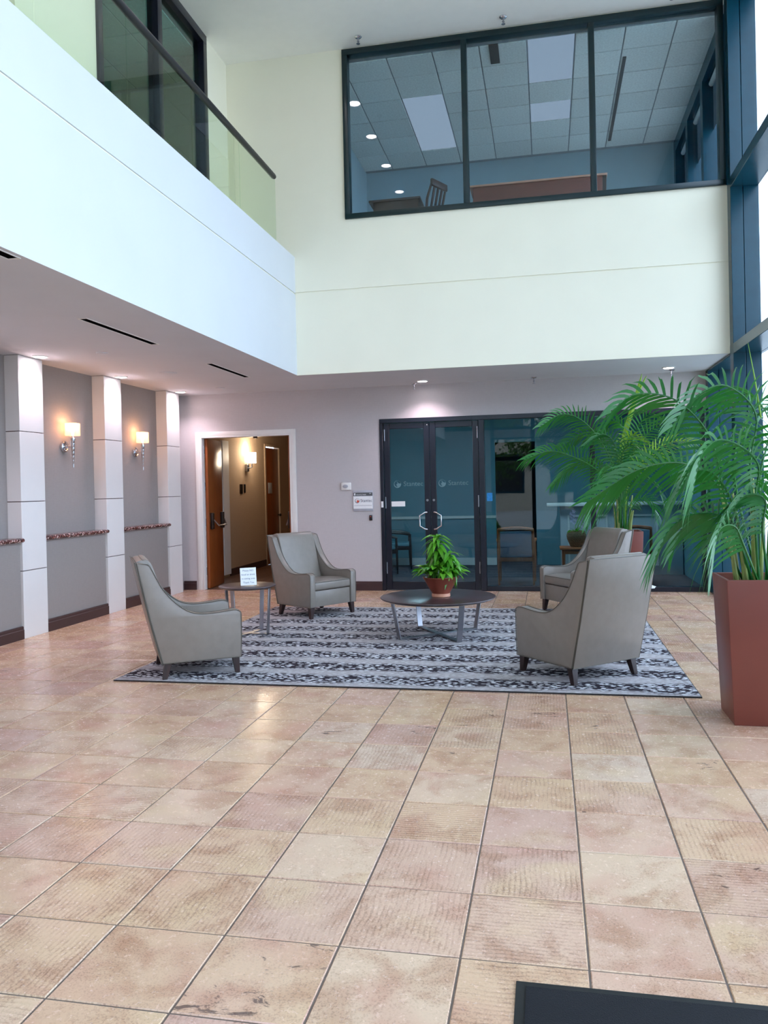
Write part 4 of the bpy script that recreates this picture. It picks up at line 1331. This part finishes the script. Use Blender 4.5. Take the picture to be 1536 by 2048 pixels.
# ------------------------------------------------------------------ tables
def cross_table(name, label, cat, loc, r, h, rf, rt_, w_, angs, th, grp=None):
    z0 = 0.012
    t = thing(name, label, cat, (loc[0], loc[1], z0), 0, grp)
    hh = h - z0
    part(t, 'table_top', MB().lathe([(r - 0.05, hh - th), (r - 0.012, hh - th * 0.55), (r, hh - 0.008), (r - 0.002, hh - 0.002), (r - 0.006, hh)], 64), M['espresso'], smooth=True)
    k = 0.006
    for a in angs:
        u = Vector((math.cos(a), math.sin(a), 0))
        v = Vector((-u.y, u.x, 0))
        part(t, 'leg', MB().bar(u * rf + Vector((0, 0, 0.0)), u * rt_ + Vector((0, 0, hh - th)), v * w_, u * k), M['steel'], bevel=0.0015, seg=1)
    for q, a in enumerate(angs[:2]):
        u = Vector((math.cos(a), math.sin(a), 0))
        u2 = Vector((math.cos(angs[q + 2]), math.sin(angs[q + 2]), 0))
        v = Vector((-u.y, u.x, 0))
        part(t, 'cross_bar', MB().bar(u * (rf + k) + Vector((0, 0, 0.006 + q * 0.0005)), u2 * (rf + k) + Vector((0, 0, 0.006 + q * 0.0005)), v * w_, Vector((0, 0, 0.006))), M['steel'], bevel=0.0015, seg=1)
    return t


CT = (-1.125, 8.0)
aa = [math.atan2(7.676 - 8.0, -1.469 + 1.125), math.atan2(7.604 - 8.0, -0.873 + 1.125)]
cross_table('coffee_table', 'round dark brown coffee table on crossed flat steel legs', 'table', CT, 0.59, 0.405, 0.475, 0.55, 0.028, [aa[0], aa[1], aa[0] + math.pi, aa[1] + math.pi], 0.03)
ST = (-3.135, 7.86)
a0 = R(-6)
cross_table('side_table', 'small round dark side table with paper notice, beside left armchair', 'table', ST, 0.30, 0.53, 0.225, 0.255, 0.024, [a0, a0 + R(80), a0 + math.pi, a0 + R(80) + math.pi], 0.03, 'round side tables')
ST2 = (0.645, 7.86)
cross_table('side_table', 'small round side table half hidden behind the right armchairs', 'table', ST2, 0.30, 0.53, 0.225, 0.255, 0.024, [R(20), R(100), R(200), R(280)], 0.03, 'round side tables')
o = link('magazine', MB().add([(-0.10, -0.14, 0.0), (0.10, -0.14, 0.0), (0.10, 0.14, 0.0), (-0.10, 0.14, 0.0), (-0.10, -0.14, 0.006), (0.115, -0.14, 0.018), (0.115, 0.14, 0.018), (-0.10, 0.14, 0.006)], [(3, 2, 1, 0), (4, 5, 6, 7), (0, 1, 5, 4), (1, 2, 6, 5), (2, 3, 7, 6), (3, 0, 4, 7)]).mesh('magazine'), M['paper'])
o.location = (0.83, 7.80, 0.531)
o.rotation_euler = (0, 0, R(15))
tag(o, 'pale magazine with curled edge on the right side table', 'magazine')
# notice in acrylic stand
no = thing('table_notice', 'white paper notice in clear stand on the left side table', 'notice', (-3.10, 7.80, 0.53), R(30))
part(no, 'stand_foot', MB().box(-0.085, 0.085, -0.03, 0.05, 0.0, 0.004), M['acrylic'])
tilt = Matrix.Translation((0, -0.025, 0.004)) @ Matrix.Rotation(R(-14), 4, 'X')
sb = part(no, 'stand_plate', MB().box(-0.085, 0.085, 0.001, 0.004, 0, 0.19), M['acrylic'])
sb.matrix_local = tilt
pp = part(no, 'sheet', MB().box(-0.083, 0.083, -0.001, 0.0005, 0.003, 0.188), M['paper'])
pp.matrix_local = tilt
for k, s_ in enumerate(['Please NO', 'food or drink', 'in sitting area', 'Thank You']):
    text_mesh(pp, 'printed_line', s_, 0.026, Matrix.Translation((0, -0.0015, 0.158 - k * 0.042)) @ FACE, M['ink'])

# ------------------------------------------------------------------ plant in bowl on the coffee table
bp_ = thing('potted_plant', 'bushy glossy green plant in terracotta bowl on coffee table', 'potted plant', (-1.09, 7.98, 0.405))
part(bp_, 'bowl', MB().lathe([(0.090, 0.034), (0.100, 0.05), (0.182, 0.195), (0.188, 0.20), (0.184, 0.204), (0.174, 0.198), (0.14, 0.15)], 36), M['terracotta'], smooth=True)
part(bp_, 'foot_ring', MB().lathe([(0.092, 0.0), (0.096, 0.004), (0.094, 0.034), (0.088, 0.034)], 36), M['copper'], smooth=True)
part(bp_, 'soil', MB().lathe([(0.0, 0.188), (0.172, 0.182)], 24, cap=False), M['soil'])


def leaf_mesh(L, W, droop, nm):
    m = MB()
    v = []
    n = 6
    for i in range(n + 1):
        s_ = i / n
        wd = W * (math.sin(math.pi * min(1, s_ * 0.93 + 0.07)) ** 0.8) + 0.0008
        z = 0.10 * L * math.sin(s_ * 1.6) * 2 - droop * L * s_ * s_
        v += [(L * s_ * (1 - 0.12 * s_ * droop), -wd, z + wd * 0.35), (L * s_ * (1 - 0.12 * s_ * droop), 0, z), (L * s_ * (1 - 0.12 * s_ * droop), wd, z + wd * 0.35)]
    f = []
    for i in range(n):
        f += [(3 * i, 3 * i + 1, 3 * i + 4, 3 * i + 3), (3 * i + 1, 3 * i + 2, 3 * i + 5, 3 * i + 4)]
    m.add(v, f)
    me = m.mesh(nm, smooth=True)
    me.materials.append(M['leaf'])
    return me


lm = [leaf_mesh(0.15, 0.026, 0.55, 'leaf'), leaf_mesh(0.15, 0.021, 1.25, 'leaf'), leaf_mesh(0.12, 0.03, 0.35, 'leaf')]
rnd = random.Random(3)


def leaf_at(p, az, el, k, sc=1.0):
    o = bpy.data.objects.new('leaf', lm[k])
    C.objects.link(o)
    o.parent = bp_
    o.location = p
    o.rotation_euler = (rnd.uniform(-0.3, 0.3), -el, az)
    o.scale = (sc, sc, sc)


part(bp_, 'stem', MB().tube([(0.0, 0.02, 0.18), (-0.03, 0.02, 0.40), (-0.02, 0.01, 0.58)], 0.008, 6), M['stem'])
part(bp_, 'stem', MB().tube([(0.05, -0.02, 0.18), (0.075, -0.03, 0.33), (0.085, -0.03, 0.42)], 0.008, 6), M['stem'])
for (cx, cy, z0, z1, n, sc) in ((-0.03, 0.015, 0.27, 0.60, 90, 0.98), (0.085, -0.03, 0.24, 0.43, 60, 1.0)):
    for k in range(n):
        t_ = k / (n - 1)
        az = k * 2.4 + rnd.uniform(-0.3, 0.3)
        el = -0.25 + 0.95 * t_ ** 1.5 + rnd.uniform(-0.2, 0.2)
        leaf_at((cx + rnd.uniform(-0.012, 0.012), cy + rnd.uniform(-0.012, 0.012), z0 + (z1 - z0) * t_), az, el, 1, sc * rnd.uniform(0.8, 1.1))
for k in range(78):
    az = k * 2.399 + rnd.uniform(-0.2, 0.2)
    rr = rnd.uniform(0.04, 0.17)
    leaf_at((math.cos(az) * rr, math.sin(az) * rr, 0.225 + rnd.uniform(0.0, 0.10) * (1.3 - rr / 0.17)), az + rnd.uniform(-0.5, 0.5), rnd.uniform(-0.05, 0.65), rnd.choice((0, 0, 2, 2)), rnd.uniform(0.95, 1.35))


# ------------------------------------------------------------------ palms in tall square planters
def frond_mesh(path, L, start, npair, width, droop, seed, twist=0.0, spread=1.0):
    """rachis through the points of path (local), with paired narrow leaflets"""
    rn = random.Random(seed)
    pts = [Vector(p) for p in arc_pts([tuple(p) for p in path], 6)]
    m = MB()
    n = len(pts)
    m.tube(pts, [0.008 * (1 - 0.8 * i / (n - 1)) + 0.001 for i in range(n)], 5)
    cum = [0.0]
    for i in range(n - 1):
        cum.append(cum[-1] + (pts[i + 1] - pts[i]).length)
    tot = cum[-1]

    def pos(t):
        d = t * tot
        for i in range(n - 1):
            if cum[i + 1] >= d or i == n - 2:
                u = (d - cum[i]) / max(1e-6, cum[i + 1] - cum[i])
                a, b = pts[i], pts[i + 1]
                tg = (pts[min(i + 2, n - 1)] - pts[max(i - 1, 0)]).normalized()
                return a.lerp(b, min(1, max(0, u))), tg
    for k in range(npair):
        s_ = k / (npair - 1)
        t = start + (1 - start) * s_
        p, tg = pos(t)
        side = tg.cross(Vector((0, 0, 1)))
        if side.length < 0.15:
            side = Vector((1, 0.2, 0))
        side.normalize()
        nrm = side.cross(tg).normalized()
        if nrm.z < 0:
            nrm = -nrm
        side = Matrix.Rotation(twist, 3, tg) @ side
        nrm = Matrix.Rotation(twist, 3, tg) @ nrm
        ln = L * (0.45 + 0.55 * math.sin(math.pi * min(1, 0.18 + 0.62 * s_))) * (1 - 0.45 * s_ ** 3)
        fwd = 0.45 + 0.75 * s_
        for sg in (-1, 1):
            l2 = ln * rn.uniform(0.88, 1.08)
            d = (side * sg * spread + tg * fwd * rn.uniform(0.9, 1.1) + nrm * rn.uniform(0.12, 0.38)).normalized()
            ww = tg - d * tg.dot(d)
            ww = (ww.normalized() * 0.8 + nrm * 0.35 * sg).normalized()
            v = []
            ns = 5
            for i in range(ns + 1):
                x = i / ns
                q = p + d * (l2 * x) + Vector((0, 0, -1)) * (droop * l2 * x * x * rn.uniform(0.9, 1.1))
                wd = width * (0.35 + 0.65 * math.sin(math.pi * min(0.98, 0.22 + 0.75 * x))) * (1 - x ** 3) + 0.0004
                v += [q - ww * wd, q + ww * wd]
            m.add(v, [(2 * i, 2 * i + 1, 2 * i + 3, 2 * i + 2) for i in range(ns)])
    return m.mesh('frond', smooth=True)


def planter(root, hb, ht, h, wall=0.02):
    p = MB()
    rings = [(hb, 0.0), (ht, h), (ht - wall, h), (ht - wall - 0.005, h - 0.07)]
    v = []
    for a, z in rings:
        v += [(-a, -a, z), (a, -a, z), (a, a, z), (-a, a, z)]
    f = [(3, 2, 1, 0)]
    for k in range(3):
        for q in range(4):
            j = (q + 1) % 4
            f.append((4 * k + q, 4 * k + j, 4 * k + 4 + j, 4 * k + 4 + q))
    f.append((12, 13, 14, 15))
    p.add(v, f)
    part(root, 'planter', p, M['planter'], bevel=0.006, seg=2)
    s_ = ht - wall - 0.006
    part(root, 'soil', MB().box(-s_, s_, -s_, s_, h - 0.068, h - 0.05), M['soil'])


def palm(root, fronds, stems, L, width, seed0, npair):
    rt_ = random.Random(seed0)
    inv = Vector(root.location)
    for k, fr_ in enumerate(fronds):
        pth, light, st, droop, ls = fr_
        path = [Vector(p) - inv for p in pth]
        e = path[-1] - path[len(path) // 2]
        tw = R(rt_.uniform(28, 55)) * (1 if e.x < 0 else -1)
        me = frond_mesh(path, L * ls, st, int(npair * ls + 4), width, droop * 0.85, seed0 + k, tw)
        link('frond', me, M['palm_light'] if light else M['palm'], root)
    for pts, r in stems:
        part(root, 'stem', MB().tube([Vector(p) - inv for p in pts], r, 8), M['stem'], smooth=True)


PH = 0.91
# nearer palm
N0 = Vector((1.30, 5.395, 0))
pn = thing('potted_palm', 'large palm in tall rust brown square planter at right edge', 'potted palm', N0, 0, 'palms in rust planters')
planter(pn, 0.19, 0.225, PH)
b_ = lambda dx, dy: N0 + Vector((dx, dy, PH - 0.06))
near = [
    ([b_(-.02, 0), at(1452, 1000, 5.35), at(1421, 876, 5.25), at(1353, 801, 5.1), at(1272, 788, 5.0), at(1222, 823, 4.95)], 0, 0.42, 0.45, 1.0),
    ([b_(.02, 0), at(1500, 950, 5.4), at(1512, 830, 5.4), at(1455, 772, 5.25), at(1395, 790, 5.15), at(1345, 850, 5.1)], 0, 0.45, 0.5, 1.0),
    ([b_(.0, -.05), at(1510, 1010, 5.25), at(1515, 925, 5.05), at(1450, 880, 4.9), at(1405, 905, 4.8), at(1385, 985, 4.75)], 0, 0.42, 0.75, 1.0),
    ([b_(-.05, .05), at(1455, 1010, 5.5), at(1410, 945, 5.5), at(1350, 925, 5.4), at(1270, 942, 5.3), at(1180, 1000, 5.2)], 0, 0.40, 0.5, 1.1),
    ([b_(-.05, -.03), at(1470, 1020, 5.2), at(1430, 950, 5.1), at(1385, 945, 5.0), at(1345, 1000, 4.9)], 0, 0.40, 0.7, 0.95),
    ([b_(-.03, -.06), at(1480, 1085, 5.15), at(1450, 1035, 5.0), at(1390, 1028, 4.9), at(1340, 1058, 4.85), at(1306, 1125, 4.8)], 0, 0.36, 0.7, 0.95),
    ([b_(.0, -.08), at(1487, 1090, 5.0), at(1468, 1052, 4.85), at(1437, 1062, 4.75), at(1424, 1140, 4.7)], 0, 0.40, 0.6, 0.85),
    ([b_(.06, -.06), at(1525, 1060, 5.1), at(1530, 1000, 4.95), at(1490, 990, 4.85), at(1455, 1030, 4.8)], 0, 0.42, 0.7, 0.85),
    ([b_(.03, .05), at(1470, 960, 5.6), at(1485, 860, 5.75), at(1535, 795, 5.75), at(1600, 830, 5.8)], 0, 0.40, 0.5, 1.0),
    ([b_(.05, .0), at(1560, 930, 5.5), at(1610, 840, 5.5), at(1690, 850, 5.5), at(1760, 960, 5.5)], 0, 0.40, 0.5, 1.0),
    ([b_(.04, .06), at(1520, 960, 5.8), at(1540, 850, 6.0), at(1500, 790, 6.2), at(1450, 800, 6.3)], 0, 0.42, 0.5, 1.0),
    ([b_(.05, -.04), at(1545, 1010, 5.1), at(1600, 960, 4.9), at(1660, 1030, 4.8)], 0, 0.42, 0.6, 0.9),
    ([b_(-.06, .03), at(1450, 1090, 5.4), at(1420, 1040, 5.3), at(1370, 1050, 5.2), at(1345, 1100, 5.15)], 0, 0.38, 0.6, 0.75),
]
stems_n = []
rs = random.Random(11)
for k in range(11):
    dx, dy = rs.uniform(-0.11, 0.11), rs.uniform(-0.11, 0.11)
    h_ = rs.uniform(0.35, 0.75)
    p0 = b_(dx, dy)
    stems_n.append(([p0, p0 + Vector((dx * 0.3, dy * 0.3, h_ * 0.5)), p0 + Vector((dx * 0.9, dy * 0.9, h_))], [0.013, 0.011, 0.006]))
palm(pn, near, stems_n, 0.36, 0.0105, 100, 19)
spear = MB().tube([at(1522, 835, 5.4) - N0, at(1510, 760, 5.4) - N0, at(1496, 686, 5.4) - N0], [0.006, 0.005, 0.001], 5)
part(pn, 'spear_leaf', spear, M['palm_light'])

# farther palm
F0 = Vector((0.925, 10.49, 0))
pf = thing('potted_palm', 'palm in rust brown square planter behind armchair, before the glass', 'potted palm', F0, 0, 'palms in rust planters')
planter(pf, 0.20, 0.24, PH)
b_ = lambda dx, dy: F0 + Vector((dx, dy, PH - 0.06))
far = [
    ([b_(-.03, 0), at(1236, 970, 10.4), at(1212, 900, 10.3), at(1170, 845, 10.2), at(1125, 828, 10.1), at(1082, 852, 10.0)], 0, 0.45, 0.45, 1.0),
    ([b_(-.05, -.03), at(1236, 1000, 10.3), at(1200, 945, 10.15), at(1150, 915, 10.0), at(1100, 902, 9.9), at(1052, 918, 9.8)], 0, 0.38, 0.45, 1.05),
    ([b_(-.05, 0), at(1232, 990, 10.4), at(1198, 932, 10.4), at(1155, 925, 10.4), at(1105, 970, 10.4)], 0, 0.45, 0.6, 0.85),
    ([b_(.02, 0), at(1250, 940, 10.4), at(1272, 862, 10.3), at(1302, 828, 10.2), at(1338, 848, 10.1)], 0, 0.5, 0.4, 0.85),
    ([b_(.03, .02), at(1252, 950, 10.4), at(1284, 880, 10.3), at(1332, 848, 10.2), at(1392, 858, 10.1)], 0, 0.45, 0.4, 0.95),
    ([b_(.04, 0), at(1258, 960, 10.3), at(1305, 905, 10.2), at(1352, 882, 10.1), at(1402, 888, 10.0)], 1, 0.45, 0.4, 0.85),
    ([b_(.0, .05), at(1245, 950, 10.6), at(1258, 880, 10.7), at(1228, 842, 10.75), at(1192, 872, 10.8)], 0, 0.5, 0.5, 0.9),
    ([b_(.05, -.02), at(1256, 1000, 10.3), at(1276, 955, 10.1), at(1310, 968, 9.95), at(1332, 1012, 9.9)], 0, 0.42, 0.6, 0.85),
    ([b_(-.06, -.03), at(1228, 1010, 10.3), at(1206, 985, 10.1), at(1190, 1000, 10.0), at(1174, 1050, 9.95)], 0, 0.40, 0.6, 0.75),
    ([b_(.06, 0), at(1262, 1020, 10.4), at(1284, 996, 10.4), at(1306, 1006, 10.4), at(1312, 1040, 10.4)], 0, 0.40, 0.6, 0.65),
    ([b_(.02, -.06), at(1245, 970, 10.1), at(1244, 912, 9.95), at(1262, 890, 9.8), at(1292, 918, 9.7)], 0, 0.45, 0.6, 0.85),
    ([b_(-.02, -.06), at(1238, 980, 10.1), at(1222, 935, 9.9), at(1205, 940, 9.8), at(1190, 985, 9.7)], 0, 0.42, 0.6, 0.8),
    ([b_(.0, -.04), at(1240, 960, 10.2), at(1230, 890, 10.1), at(1205, 868, 10.0), at(1170, 890, 9.95)], 0, 0.48, 0.5, 0.85),
    ([b_(.03, -.04), at(1252, 980, 10.2), at(1285, 925, 10.05), at(1325, 920, 9.9), at(1365, 960, 9.85)], 0, 0.42, 0.5, 0.95),
    ([b_(.05, .04), at(1258, 970, 10.6), at(1300, 915, 10.7), at(1345, 915, 10.75), at(1385, 950, 10.8)], 0, 0.42, 0.5, 0.9),
    ([b_(.0, -.02), at(1242, 950, 10.35), at(1252, 885, 10.3), at(1270, 870, 10.2), at(1300, 890, 10.1)], 1, 0.5, 0.6, 0.7),
    ([b_(-.03, .04), at(1232, 960, 10.6), at(1205, 890, 10.75), at(1165, 870, 10.85), at(1120, 895, 10.9)], 0, 0.45, 0.5, 0.9),
]
stems_f = []
for k in range(8):
    dx, dy = rs.uniform(-0.10, 0.10), rs.uniform(-0.08, 0.08)
    h_ = rs.uniform(0.30, 0.55)
    p0 = b_(dx, dy)
    stems_f.append(([p0, p0 + Vector((dx * 0.15, dy * 0.15, h_ * 0.5)), p0 + Vector((dx * 0.5, dy * 0.5, h_))], [0.022, 0.017, 0.008]))
palm(pf, far, stems_f, 0.36, 0.0095, 300, 24)
for tip, w_ in (((1284, 748), 0.030), ((1293, 752), 0.026)):
    sp = MB()
    pts = [at(1236, 925, 10.35), at(1252, 860, 10.35), at(1270, 800, 10.35), at(*tip, 10.35)]
    v = []
    cv = arc_pts([tuple(p) for p in pts], 4)
    for i, p in enumerate(cv):
        x = i / (len(cv) - 1)
        wd = w_ * math.sin(math.pi * (0.12 + 0.86 * x)) + 0.001
        p = Vector(p) - F0
        v += [p + Vector((-wd, 0.004, 0.004)), p + Vector((0, -0.008, 0)), p + Vector((wd, 0.004, -0.004))]
    f = []
    for i in range(len(cv) - 1):
        f += [(3 * i, 3 * i + 1, 3 * i + 4, 3 * i + 3), (3 * i + 1, 3 * i + 2, 3 * i + 5, 3 * i + 4)]
    sp.add(v, f)
    part(pf, 'spear_leaf', sp, M['palm_light'], smooth=True)
